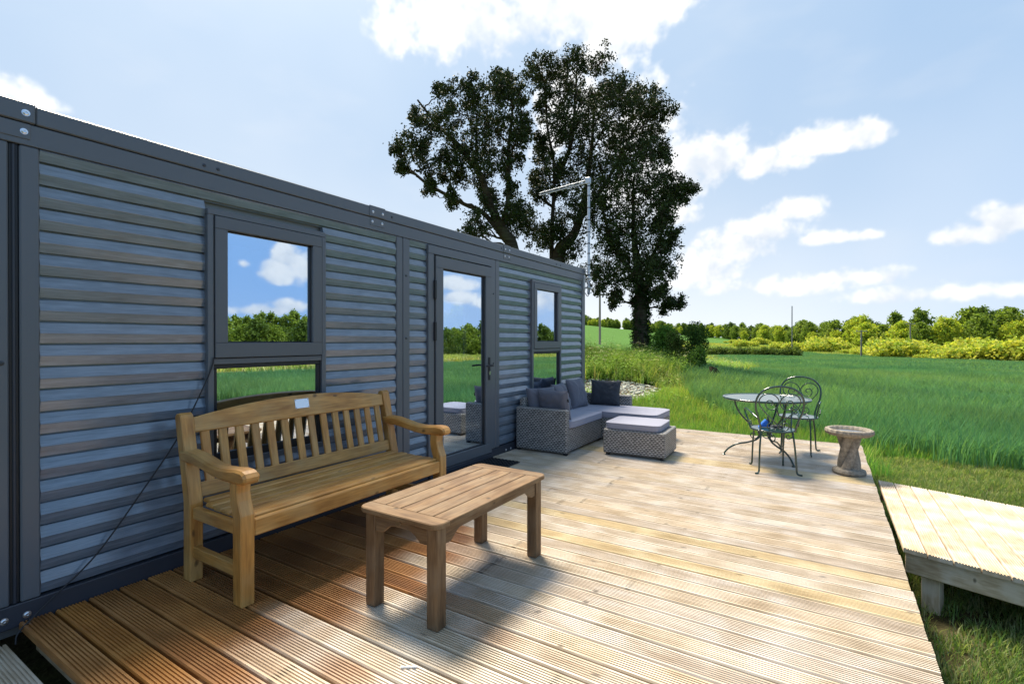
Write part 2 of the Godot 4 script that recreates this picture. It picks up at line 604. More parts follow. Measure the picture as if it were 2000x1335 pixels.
	var fim := Image.create_from_data(256, 256, false, Image.FORMAT_L8, fab)
	M.cushion = mat(Color(0.125, 0.125, 0.150), 0.85, 0.0, 0.3)
	M.cushion.rim_enabled = true
	M.cushion.rim = 0.5
	M.cushion.rim_tint = 0.4
	M.cushion.heightmap_enabled = true
	M.cushion.heightmap_texture = ImageTexture.create_from_image(fim)
	M.cushion.heightmap_scale = 0.03
	M.cushion.uv1_triplanar = true
	M.cushion.uv1_scale = Vector3(6, 6, 6)
	M.cushion_dark = M.cushion.duplicate()
	M.cushion_dark.albedo_color = lin(0.042, 0.046, 0.055)
	M.seat_cushion = M.cushion.duplicate()
	M.seat_cushion.albedo_color = lin(0.255, 0.258, 0.315)
	# stone
	M.stone = mat(Color(1, 1, 1), 0.9, 0.0, 0.2)
	M.stone.albedo_texture = speckle(256, 61, Color(0.46, 0.43, 0.39), Color(0.66, 0.63, 0.58), Color(0.36, 0.33, 0.29), 0.03)
	M.stone.uv1_triplanar = true
	M.stone.uv1_scale = Vector3(3.3, 3.3, 3.3)
	M.stone.heightmap_enabled = true
	M.stone.heightmap_texture = M.stone.albedo_texture
	M.stone.heightmap_scale = 0.10
	# ground
	M.ground = mat(Color(1, 1, 1), 0.95, 0.0, 0.15)
	M.ground.vertex_color_use_as_albedo = true
	M.ground.albedo_texture = speckle(512, 71, Color(0.60, 0.58, 0.55), Color(0.95, 0.93, 0.90), Color(1.0, 0.98, 0.9), 0.02)
	M.ground.uv1_triplanar = true
	M.ground.uv1_world_triplanar = true
	M.ground.uv1_scale = Vector3(0.7, 0.7, 0.7)
	M.ground.heightmap_enabled = true
	M.ground.heightmap_texture = M.ground.albedo_texture
	M.ground.heightmap_scale = 2.0
	M.bark = woodmat(wood(256, 256, 83, Color(0.20, 0.17, 0.13), Color(0.38, 0.33, 0.27), Color(0.33, 0.34, 0.26), 0, 0.5), Color(0.85, 0.85, 0.85), 1.2, 0.9, Vector3.ZERO, 0.95, 2.0, 0.2)
	M.bark.uv1_world_triplanar = false
	M.bark_pale = mat(Color(0.22, 0.20, 0.17), 0.9, 0.0, 0.2)
	M.pole = mat(Color(0.24, 0.22, 0.20), 0.9, 0.0, 0.2)
	M.oak_leaf = leafmat(0.22)
	M.leaf = leafmat(0.95)
	M.grass = leafmat(0.9, 0.42)
	M.grass.metallic_specular = 0.5

func make_wicker() -> StandardMaterial3D:
	var w := 256
	var out := PackedByteArray()
	out.resize(w * w * 3)
	var hi := PackedByteArray()
	hi.resize(w * w * 3)
	rng.seed = 909
	var rows := 16
	var ribs := 8
	var tone := []
	for r in rows:
		var line := []
		for k in ribs * 2:
			line.append(rng.randf_range(0.85, 1.08))
		tone.append(line)
	for y in w:
		for x in w:
			var r := y * rows / w
			var fy := fposmod(y * float(rows) / w, 1.0)
			var fx := x * float(ribs) / w + (0.5 if r % 2 == 1 else 0.0)
			var over := 0.5 + 0.5 * cos(fx * TAU)
			var edge := sin(fy * PI)
			var hh := clampf(edge * 1.3, 0.0, 1.0) * (0.45 + 0.55 * over)
			var tn: float = tone[r][int(fposmod(fx, ribs) * 2.0) % (ribs * 2)]
			var g := clampf((0.22 + 0.42 * smoothstep(0.1, 0.7, edge)) * tn * (0.68 + 0.42 * over), 0, 1)
			var i := (y * w + x) * 3
			out[i] = int(clampf(g * 1.0, 0, 1) * 255)
			out[i + 1] = int(clampf(g * 0.985, 0, 1) * 255)
			out[i + 2] = int(clampf(g * 0.965, 0, 1) * 255)
			hi[i] = int(hh * 255)
			hi[i + 1] = hi[i]
			hi[i + 2] = hi[i]
	var m := mat(Color(0.95, 0.95, 0.95), 0.55, 0.0, 0.4)
	m.albedo_texture = tex(w, w, out)
	m.heightmap_enabled = true
	m.heightmap_texture = tex(w, w, hi)
	m.heightmap_scale = 0.10
	m.uv1_triplanar = true
	m.uv1_triplanar_sharpness = 12.0
	m.uv1_scale = Vector3(3.2, 3.2, 3.2)
	return m

# ---------------------------------------------------------------- terrain
func hill(az: float) -> float:
	var pts := [[-180.0, 1.0], [-90.0, 8.0], [-40.0, 12.0], [-24.0, 12.0], [-17.7, 8.4], [-12.0, 5.6], [-4.0, 3.0], [4.0, 1.0], [12.0, 0.2], [40.0, 0.0], [90.0, 1.0], [180.0, 1.0]]
	for i in pts.size() - 1:
		if az <= pts[i + 1][0]:
			var t: float = (az - pts[i][0]) / (pts[i + 1][0] - pts[i][0])
			return lerpf(pts[i][1], pts[i + 1][1], t)
	return 0.0

var gnoise := FastNoiseLite.new()

func height(x: float, z: float) -> float:
	var dx := x - 3.0
	var d := sqrt(dx * dx + z * z)
	var az := rad_to_deg(atan2(dx, -z))
	var y := -0.40 - 0.0145 * clampf(d - 8.0, 0.0, 112.0)
	y += hill(az) * smoothstep(70.0, 300.0, d)
	var m := Vector2(x + 6.5, (z + 18.5) * 0.8)
	y += 1.15 * exp(-m.length_squared() / 46.0) * smoothstep(-8.5, -13.0, z)
	var far := smoothstep(6.0, 20.0, d)
	y += gnoise.get_noise_2d(x, z) * (0.03 + 0.10 * far)
	return y

# near and outer edge of the wheat
const WHEAT := [Vector2(1.7, -10.6), Vector2(3.25, -9.4), Vector2(3.6, -8.8), Vector2(5.1, -8.6), Vector2(9.0, -8.3), Vector2(16.0, -6.5), Vector2(20.0, -4.0), Vector2(23.0, -6.0),
	Vector2(21.0, -9.0), Vector2(21.5, -15.5), Vector2(22.5, -25.5), Vector2(25.5, -45.0), Vector2(21.5, -76.0), Vector2(9.5, -105.0), Vector2(-4.0, -135.0), Vector2(-21.0, -137.0), Vector2(-13.0, -90.0),
	Vector2(-5.2, -56.0), Vector2(-0.7, -36.4), Vector2(-0.9, -26.7), Vector2(-1.5, -22.8), Vector2(-1.3, -18.6), Vector2(-0.3, -14.3), Vector2(0.7, -11.8)]
var wheat_poly := PackedVector2Array()

func in_wheat(x: float, z: float) -> bool:
	return Geometry2D.is_point_in_polygon(Vector2(x, z), wheat_poly)

func build_ground() -> void:
	gnoise.seed = 3
	gnoise.frequency = 0.09
	gnoise.fractal_octaves = 3
	for p in WHEAT:
		wheat_poly.append(p)
	var big := FastNoiseLite.new()
	big.seed = 8
	big.frequency = 0.02
	var fine := FastNoiseLite.new()
	fine.seed = 18
	fine.frequency = 0.9
	var xs := PackedFloat32Array()
	var m := 120
	for i in range(-m, m + 1):
		var t := float(i) / m
		xs.append(signf(t) * (sinh(absf(t) * 6.2) / sinh(6.2)) * 900.0)
	var k := xs.size()
	var pos := PackedVector3Array()
	var nor := PackedVector3Array()
	var cl := PackedColorArray()
	for j in k:
		for i in k:
			var x := xs[i] + 3.0
			var z := xs[j] - 8.0
			pos.append(Vector3(x, height(x, z), z))
			var e := 0.15 + 0.01 * absf(xs[i])
			nor.append(Vector3(height(x - e, z) - height(x + e, z), 2.0 * e, height(x, z - e) - height(x, z + e)).normalized())
			var dx := x - 3.0
			var d := sqrt(dx * dx + z * z)
			var az := rad_to_deg(atan2(dx, -z))
			var nb := big.get_noise_2d(x, z)
			var nf := fine.get_noise_2d(x, z)
			var c := Color(0.10, 0.115, 0.045)  # turf and soil
			c = c.lerp(Color(0.10, 0.075, 0.05), clampf(0.45 + nf * 1.3, 0, 1) * 0.6)
			if in_wheat(x, z):
				c = Color(0.05, 0.095, 0.035)
			elif d > 30.0:
				c = Color(0.21, 0.26, 0.065).lerp(Color(0.29, 0.28, 0.10), clampf(0.5 + nb, 0, 1))
				if d > 90.0 and az < 9.0:
					c = Color(0.11, 0.25, 0.06)
			if Vector2(x + 1.8, (z + 12.6) * 0.9).length() < 1.5 + nf:
				c = Color(0.15, 0.125, 0.10)  # gravel by the deck corner
			cl.append(c)
	var idx := PackedInt32Array()
	for j in k - 1:
		for i in k - 1:
			var a := j * k + i
			idx.append_array([a, a + 1, a + k, a + 1, a + k + 1, a + k])
	var arr := []
	arr.resize(Mesh.ARRAY_MAX)
	arr[Mesh.ARRAY_VERTEX] = pos
	arr[Mesh.ARRAY_NORMAL] = nor
	arr[Mesh.ARRAY_COLOR] = cl
	arr[Mesh.ARRAY_INDEX] = idx
	var am := ArrayMesh.new()
	am.add_surface_from_arrays(Mesh.PRIMITIVE_TRIANGLES, arr)
	var g := part(self, "ground", am, M.ground)
	g.set_meta("kind", "structure")

# ---------------------------------------------------------------- deck
func deck_profile(width: float, thick: float, grooves: int) -> PackedVector2Array:
	var p := PackedVector2Array()
	var h := width * 0.5
	p.append(Vector2(-h, -thick))
	p.append(Vector2(-h, -0.007))
	p.append(Vector2(-h + 0.0040, 0.0))
	var edge := 0.010
	var pitch := (width - 2.0 * edge) / grooves
	for g in grooves:
		var c := -h + edge + pitch * (g + 0.5)
		p.append(Vector2(c - 0.0036, 0.0))
		p.append(Vector2(c - 0.0024, -0.0055))
		p.append(Vector2(c + 0.0024, -0.0055))
		p.append(Vector2(c + 0.0036, 0.0))
	p.append(Vector2(h - 0.0040, 0.0))
	p.append(Vector2(h, -0.007))
	p.append(Vector2(h, -thick))
	return p

func board_mesh(width: float, length: float, grooves: int, shift := 0.0) -> ArrayMesh:
	var q := MB.new()
	q.extrude(deck_profile(width, 0.028, grooves), Vector3(shift, 0, 0), Vector3(0, 0, 1), Vector3.UP, Vector3(1, 0, 0), length)
	return q.mesh()

# a board with noisy orange-brown patches that fade out away from the cabin wall
func tinted_board(i: int, z: float, length: float, tint_noise: FastNoiseLite) -> ArrayMesh:
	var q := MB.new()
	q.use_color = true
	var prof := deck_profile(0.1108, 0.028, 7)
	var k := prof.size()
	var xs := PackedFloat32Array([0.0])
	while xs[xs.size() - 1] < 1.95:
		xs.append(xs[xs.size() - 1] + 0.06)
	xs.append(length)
	var reach := lerpf(1.65, 0.80, clampf((-z - 1.6) / 2.0, 0.0, 1.0)) + 0.25 * tint_noise.get_noise_1d(i * 9.1)
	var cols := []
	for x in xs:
		var n := tint_noise.get_noise_2d(x * 0.75, i * 5.7)
		var t := tint_noise.get_noise_2d(x * 0.5 + 40.0, i * 3.3)
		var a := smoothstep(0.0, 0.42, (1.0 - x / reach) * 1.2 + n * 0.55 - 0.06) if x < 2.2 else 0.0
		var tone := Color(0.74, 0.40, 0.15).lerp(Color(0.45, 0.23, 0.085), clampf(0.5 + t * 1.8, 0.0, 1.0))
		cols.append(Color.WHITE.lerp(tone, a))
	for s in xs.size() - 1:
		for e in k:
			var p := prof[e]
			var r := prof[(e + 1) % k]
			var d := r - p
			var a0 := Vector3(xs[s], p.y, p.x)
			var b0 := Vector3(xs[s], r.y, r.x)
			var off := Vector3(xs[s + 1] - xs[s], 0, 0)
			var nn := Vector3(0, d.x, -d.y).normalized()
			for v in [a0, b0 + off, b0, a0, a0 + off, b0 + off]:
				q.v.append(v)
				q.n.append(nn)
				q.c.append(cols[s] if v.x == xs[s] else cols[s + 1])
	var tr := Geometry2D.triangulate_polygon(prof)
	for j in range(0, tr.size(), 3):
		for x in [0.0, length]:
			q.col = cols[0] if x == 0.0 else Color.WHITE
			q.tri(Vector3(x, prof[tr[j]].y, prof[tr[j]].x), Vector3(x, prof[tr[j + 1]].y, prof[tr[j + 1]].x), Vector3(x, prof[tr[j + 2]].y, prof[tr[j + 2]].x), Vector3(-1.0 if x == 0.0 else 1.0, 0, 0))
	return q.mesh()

func build_deck() -> void:
	var deck := Node3D.new()
	deck.name = "deck"
	add_child(deck)
	deck.set_meta("kind", "structure")
	deck.set_meta("label", "grooved pine decking laid square to the grey cabin")
	rng.seed = 4242
	var pitch := 0.1236
	var lens := []
	for i in 4:
		lens.append(board_mesh(0.1108, 3.388 + 0.002 * i, 7, 0.0))
	var nb := 53
	var tint_noise := FastNoiseLite.new()
	tint_noise.seed = 31
	tint_noise.frequency = 1.0
	tint_noise.fractal_octaves = 2
	for i in nb:
		var z := -0.70 - pitch * (i + 0.5)
		var mesh: ArrayMesh = lens[rng.randi_range(0, 3)]
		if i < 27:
			mesh = tinted_board(i, z, 3.388 + 0.002 * (i % 4), tint_noise)
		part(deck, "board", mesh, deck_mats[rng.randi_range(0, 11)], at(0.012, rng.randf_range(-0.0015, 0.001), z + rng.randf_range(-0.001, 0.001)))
	var jm := boxm(Vector3(6.46, 0.12, 0.045), 0.003)
	for x in [0.25, 1.05, 1.85, 2.65, 3.34]:
		part(deck, "joist", jm, M.walk_beam, along_z(x, -0.09, -4.035))
	var pm := boxm(Vector3(0.34, 0.08, 0.08), 0.004)
	for x in [0.25, 1.85, 3.27]:
		for z in [-0.9, -2.6, -4.4, -6.2, -7.1]:
			part(deck, "post", pm, M.walk_beam, upright(x, -0.30, z))
	part(deck, "rim_joist", boxm(Vector3(3.36, 0.115, 0.03), 0.003), M.walk_beam, at(1.70, -0.087, -0.775))
	# lower step at the near end
	var step := Node3D.new()
	step.name = "step"
	add_child(step)
	step.set_meta("kind", "structure")
	step.set_meta("label", "lower grooved timber step at the end of the deck")
	for i in 3:
		part(step, "board", lens[i], deck_mats[[4, 2, 0][i]], at(0.012, -0.072, -0.612 + 0.1195 * i))
	var sj := boxm(Vector3(0.36, 0.1, 0.045), 0.003)
	for x in [0.9, 2.1, 3.2]:
		part(step, "joist", sj, M.walk_beam, along_z(x, -0.152, -0.42))

func build_walkway() -> void:
	var t := thing("timber_walkway", "pale new timber walkway raised on posts, leading off the deck across the grass", "walkway", Vector3(3.44, -0.018, -3.86))
	rng.seed = 99
	# boards lie along the deck edge; their ends are sawn along the slanting line of the walkway
	var slant := 0.37
	var q := MB.new()
	q.extrude(deck_profile(0.106, 0.028, 7), Vector3.ZERO, Vector3(-slant, 0, 1), Vector3.UP, Vector3(1, 0, 0), 1.74)
	var bm := q.mesh()
	for i in 34:
		var x := 0.055 + 0.1115 * i
		part(t, "board", bm, M.walk[rng.randi_range(0, 2)], along_z(x, rng.randf_range(-0.001, 0.001), slant * x))
	var turn := Basis(Vector3.UP, -atan(slant))
	var beam := boxm(Vector3(4.0, 0.125, 0.045), 0.004)
	for z in [-0.045, -1.66]:
		part(t, "beam", beam, M.walk_beam, Transform3D(turn, Vector3(0.02, -0.094, z) + turn * Vector3(2.0, 0, 0)))
	var post := boxm(Vector3(0.32, 0.09, 0.09), 0.004)
	for x in [0.16, 1.5, 2.9]:
		for z in [-0.13, -1.58]:
			part(t, "post", post, M.walk_beam, Transform3D(turn, Vector3(0, -0.30, z) + turn * Vector3(x, 0, 0)) * upright(0, 0, 0))

# ---------------------------------------------------------------- cabin
const RZ := [-0.785, -3.02, -3.179, -3.385, -4.577, -6.774]

func zbox(parent: Node, called: String, m: Material, x0: float, x1: float, y0: float, y1: float, z0: float, z1: float, b := 0.003) -> MeshInstance3D:
	# box between two corners
	return part(parent, called, boxm(Vector3(absf(x1 - x0), absf(y1 - y0), absf(z1 - z0)), b), m, at((x0 + x1) * 0.5, (y0 + y1) * 0.5, (z0 + z1) * 0.5))

func clad_mesh(length: float, top: float) -> ArrayMesh:
	# recessed joint below, lower face, rounded nose, upper face
	var p := PackedVector2Array([Vector2(-0.045, 0.0), Vector2(-0.038, 0.0), Vector2(-0.038, 0.0075), Vector2(-0.0150, 0.0085), Vector2(-0.0065, 0.051), Vector2(-0.0055, 0.0535), Vector2(-0.0065, 0.056), Vector2(-0.0195, minf(top, 0.1020)), Vector2(-0.023, top), Vector2(-0.045, top)])
	if top < 0.09:
		p = PackedVector2Array([Vector2(-0.045, 0.0), Vector2(-0.038, 0.0), Vector2(-0.038, 0.0075), Vector2(-0.0150, 0.0085), Vector2(-0.0065, 0.051), Vector2(-0.0055, 0.0535), Vector2(-0.008, top), Vector2(-0.045, top)])
	var q := MB.new()
	q.extrude(p, Vector3.ZERO, Vector3(0, 0, 1), Vector3.UP, Vector3(1, 0, 0), length)
	return q.mesh()

func bolt(parent: Node, m: Material, y: float, z: float, r: float, x := 0.0) -> void:
	var q := MB.new()
	q.lathe(PackedVector2Array([Vector2(r * 1.25, 0.0), Vector2(r * 1.25, 0.0012), Vector2(r, 0.0014), Vector2(r * 0.92, 0.004), Vector2(r * 0.6, 0.0062), Vector2(r * 0.38, 0.0062), Vector2(r * 0.34, 0.003), Vector2(0.0, 0.003)]), 14)
	part(parent, "bolt", q.mesh(), m, Transform3D(Basis(Vector3(0, 0, 1), -PI / 2), Vector3(x, y, z)))

func ring(parent: Node, called: String, m: Material, x0: float, x1: float, y0: float, y1: float, z0: float, z1: float, w: float, wb := -1.0) -> void:
	# four bars round an opening, each its own piece; mitred look by butting
	if wb < 0.0:
		wb = w
	zbox(parent, called, m, x0, x1, y1 - w, y1, z0, z1)
	zbox(parent, called, m, x0, x1, y0, y0 + wb, z0, z1)
	zbox(parent, called, m, x0, x1 - 0.0004, y0 + wb, y1 - w, z0, z0 - w)
	zbox(parent, called, m, x0, x1 - 0.0004, y0 + wb, y1 - w, z1 + w, z1)

func window(cab: Node3D, z0: float, z1: float, y0: float, y1: float, ys: float) -> void:
	var w := Node3D.new()
	w.name = "window"
	cab.add_child(w, true)
	# outer frame
	ring(w, "frame", M.frame, -0.05, 0.022, y0, y1, z0, z1, 0.034)
	# transom
	zbox(w, "transom", M.frame, -0.05, 0.016, ys - 0.035, ys, z0 - 0.034, z1 + 0.034)
	# opening sash above
	ring(w, "sash", M.sash, -0.03, 0.030, ys + 0.004, y1 - 0.038, z0 - 0.039, z1 + 0.039, 0.072, 0.088)
	# inner rebates
	ring(w, "glazing_bead", M.gasket, -0.028, 0.008, ys + 0.092, y1 - 0.110, z0 - 0.111, z1 + 0.111, 0.008)
	ring(w, "glazing_bead", M.gasket, -0.030, 0.004, y0 + 0.034, ys - 0.035, z0 - 0.034, z1 + 0.034, 0.026, 0.05)
	var q := MB.new()
	q.box(Vector3.ZERO, Vector3(0.008, y1 - ys - 0.21, absf(z1 - z0) - 0.23), 0.0005)
	part(w, "pane", q.mesh(), M.glass, at(-0.008, (ys + 0.094 + y1 - 0.112) * 0.5, (z0 + z1) * 0.5))
	q = MB.new()
	q.box(Vector3.ZERO, Vector3(0.008, ys - y0 - 0.11, absf(z1 - z0) - 0.10), 0.0005)
	part(w, "pane", q.mesh(), M.glass, at(-0.014, (y0 + 0.06 + ys - 0.05) * 0.5, (z0 + z1) * 0.5))

func build_cabin() -> void:
	var cab := thing("modular_cabin", "long anthracite grey modular cabin with louvred cladding, two windows and a glazed door", "cabin")
	# cladding
	var bays := [
		[-0.785, -3.02, [[-1.503, -2.307, 0.50, 2.013]]],
		[-3.179, -3.400, []],
		[-4.577, -6.774, [[-5.265, -6.054, 0.50, 1.992]]],
	]
	rng.seed = 12
	var made := {}
	for bay in bays:
		for r in 20:
			var y := 0.084 + 0.104 * r
			var top := 0.104 if r < 19 else 0.060
			var segs := [[bay[0], bay[1]]]
			for o in bay[2]:
				if y + 0.052 > o[2] and y + 0.052 < o[3]:
					segs = [[bay[0], o[0]], [o[1], bay[1]]]
			for s in segs:
				var l: float = s[0] - s[1]
				var key := "%.3f_%.3f" % [l, top]
				if not made.has(key):
					made[key] = clad_mesh(l, top)
				part(cab, "cladding_board", made[key], clad_mats[rng.randi_range(0, 2)], along_z(rng.randf_range(-0.0008, 0.0008), y, s[0]))
	# row over the door
	part(cab, "cladding_board", clad_mesh(1.0, 0.06), clad_mats[1], along_z(0.0, 2.06, -3.4))
	# frame: rails, posts, fascia
	zbox(cab, "base_rail", M.rail, -0.06, 0.004, -0.02, 0.080, 2.0, -3.405)
	zbox(cab, "base_rail", M.rail, -0.06, 0.004, -0.02, 0.080, -4.41, -6.885)
	zbox(cab, "top_rail", M.frame, -0.06, 0.002, 2.122, 2.218, 2.0, -6.885)
	zbox(cab, "fascia", M.frame, -0.10, 0.007, 2.2225, 2.306, -0.770, -6.885, 0.005)
	zbox(cab, "fascia", M.frame, -0.10, 0.011, 2.2225, 2.312, 2.0, -0.768, 0.005)
	for p in [[-0.56, -0.680], [-0.716, -0.783], [-3.022, -3.092], [-3.096, -3.177], [-4.410, -4.495], [-4.499, -4.575], [-6.776, -6.885]]:
		zbox(cab, "corner_post", M.frame, -0.06, 0.0, 0.081, 2.121, p[0], p[1], 0.006)
	zbox(cab, "gasket_strip", M.gasket, -0.06, -0.012, 0.081, 2.121, -0.681, -0.7155)
	zbox(cab, "gasket_strip", M.rail, -0.03, -0.006, 0.082, 2.120, -0.692, -0.704)
	zbox(cab, "plain_panel", M.frame, -0.06, -0.012, 0.081, 2.121, 2.0, -0.562)
	# joint plates with bolts
	for p in [[-2.717, -2.884], [-4.640, -4.790], [-6.80, -6.884]]:
		zbox(cab, "joint_plate", M.frame, 0.004, 0.013, 2.226, 2.311, p[0], p[1], 0.004)
		zbox(cab, "joint_plate", M.frame, 0.0, 0.006, 2.155, 2.2175, p[0] - 0.012, p[1], 0.004)
		var last: bool = p[0] < -6.0
		for z in ([p[0] - 0.03] if last else [p[0] - 0.035, p[1] + 0.03]):
			bolt(cab, M.bolt if not last else M.bolt_dark, 2.262, z, 0.0085, 0.013)
			bolt(cab, M.bolt if not last else M.bolt_dark, 2.186, z, 0.0085, 0.006)
	zbox(cab, "joint_plate", M.frame, 0.0, 0.006, 2.148, 2.2175, 1.9, -0.752, 0.004)
	for b in [[2.263, -0.735, 0.012, 0.011], [2.180, -0.730, 0.011, 0.006], [2.255, -1.492, 0.0085, 0.007], [2.254, -1.569, 0.0085, 0.007], [2.262, -2.96, 0.0085, 0.007], [2.262, -4.600, 0.008, 0.007], [2.258, -5.93, 0.0085, 0.007], [2.258, -6.05, 0.0085, 0.007]]:
		bolt(cab, M.bolt if b[1] > -0.8 else M.bolt_dark, b[0], b[1], b[2], b[3])
	for b in [[0.022, -0.735, 0.012], [0.024, -0.661, 0.012], [0.022, -4.70, 0.010], [0.022, -4.80, 0.010]]:
		bolt(cab, M.bolt, b[0], b[1], b[2], 0.004)
	for b in [[1.80, -3.130], [1.267, -3.130], [0.55, -3.130], [1.75, -4.455], [1.00, -4.455], [1.15, -0.655]]:
		bolt(cab, M.bolt_dark, b[0], b[1], 0.009)
	# windows
	window(cab, -1.503, -2.307, 0.50, 2.013, 1.142)
	window(cab, -5.265, -6.054, 0.50, 1.992, 1.142)
	# door
	var door := Node3D.new()
	door.name = "door"
	cab.add_child(door, true)
	zbox(door, "frame", M.frame, -0.06, 0.012, 2.035, 2.112, -3.402, -4.408)
	zbox(door, "frame", M.frame, -0.06, 0.0116, 0.02, 2.034, -3.402, -3.478)
	zbox(door, "frame", M.frame, -0.06, 0.0116, 0.02, 2.034, -4.396, -4.408)
	zbox(door, "threshold", M.rail, -0.06, 0.03, -0.02, 0.050, -3.406, -4.409)
	ring(door, "leaf", M.sash, -0.045, 0.026, 0.056, 2.022, -3.490, -4.388, 0.105, 0.10)
	ring(door, "glazing_bead", M.gasket, -0.03, 0.006, 0.156, 1.917, -3.595, -4.283, 0.012)
	zbox(door, "gasket_strip", M.gasket, -0.05, 0.010, 0.056, 2.022, -3.4785, -3.489)
	var q := MB.new()
	q.box(Vector3.ZERO, Vector3(0.008, 1.745, 0.672), 0.0005)
	part(door, "pane", q.mesh(), M.glass, at(-0.012, 1.0365, -3.939))
	for y in [1.71, 1.33, 0.40]:
		zbox(door, "hinge", M.black, 0.010, 0.034, y - 0.085, y + 0.085, -3.468, -3.492)
	q = MB.new()
	q.box(Vector3(0, -0.035, 0), Vector3(0.012, 0.24, 0.030), 0.005)
	q.tube(PackedVector3Array([Vector3(0, 0.0, 0), Vector3(0.045, 0.0, 0), Vector3(0.055, 0.0, 0.012), Vector3(0.055, -0.002, 0.125)]), PackedFloat32Array([0.010, 0.010, 0.010, 0.009]), 8)
	part(door, "handle", q.mesh(), M.black, at(0.030, 0.985, -4.335))
	zbox(door, "keyhole_plate", M.chrome, 0.036, 0.0385, 0.885, 0.925, -4.328, -4.343)
	# shell: back of the front wall, other walls, floor, ceiling and roof
	for w in [[2.0, -1.53, 0.0, 2.2], [-1.53, -2.28, 0.0, 0.52], [-1.53, -2.28, 1.99, 2.2], [-2.28, -3.42, 0.0, 2.2], [-3.42, -4.39, 2.05, 2.2], [-4.39, -5.29, 0.0, 2.2], [-5.29, -6.03, 0.0, 0.52], [-5.29, -6.03, 1.97, 2.2], [-6.03, -6.88, 0.0, 2.2]]:
		zbox(cab, "inner_wall", M.inside, -0.14, -0.062, w[2], w[3], w[0], w[1], 0.001)
	for w in [[2.0, -6.03, 0.0, 2.2], [-6.03, -6.62, 0.0, 0.95], [-6.03, -6.62, 1.875, 2.2], [-6.62, -6.88, 0.0, 2.2]]:
		zbox(cab, "back_wall", M.inside, -2.09, -2.01, w[2], w[3], w[0], w[1], 0.001)
	part(cab, "rear_pane", boxm(Vector3(0.006, 0.92, 0.585), 0.0005), M.clear, at(-2.05, 1.4125, -6.325))
	zbox(cab, "end_wall", M.frame, -2.09, -0.062, -0.02, 2.22, -6.8805, -6.96, 0.002)
	zbox(cab, "end_wall", M.inside, -2.09, -0.062, -0.02, 2.22, 2.08, 2.002, 0.002)
	zbox(cab, "floor", M.inside_floor, -2.09, -0.065, -0.08, 0.0, 2.0, -6.88, 0.002)
	zbox(cab, "ceiling", M.inside, -2.09, -0.065, 2.2015, 2.24, 2.0, -6.88, 0.002)
	zbox(cab, "roof", M.roof, -2.12, -0.101, 2.242, 2.29, 2.02, -6.90, 0.004)

# ---------------------------------------------------------------- bench
const UPX := Vector3(0, -1, 0)
const UPY := Vector3(1, 0, 0)

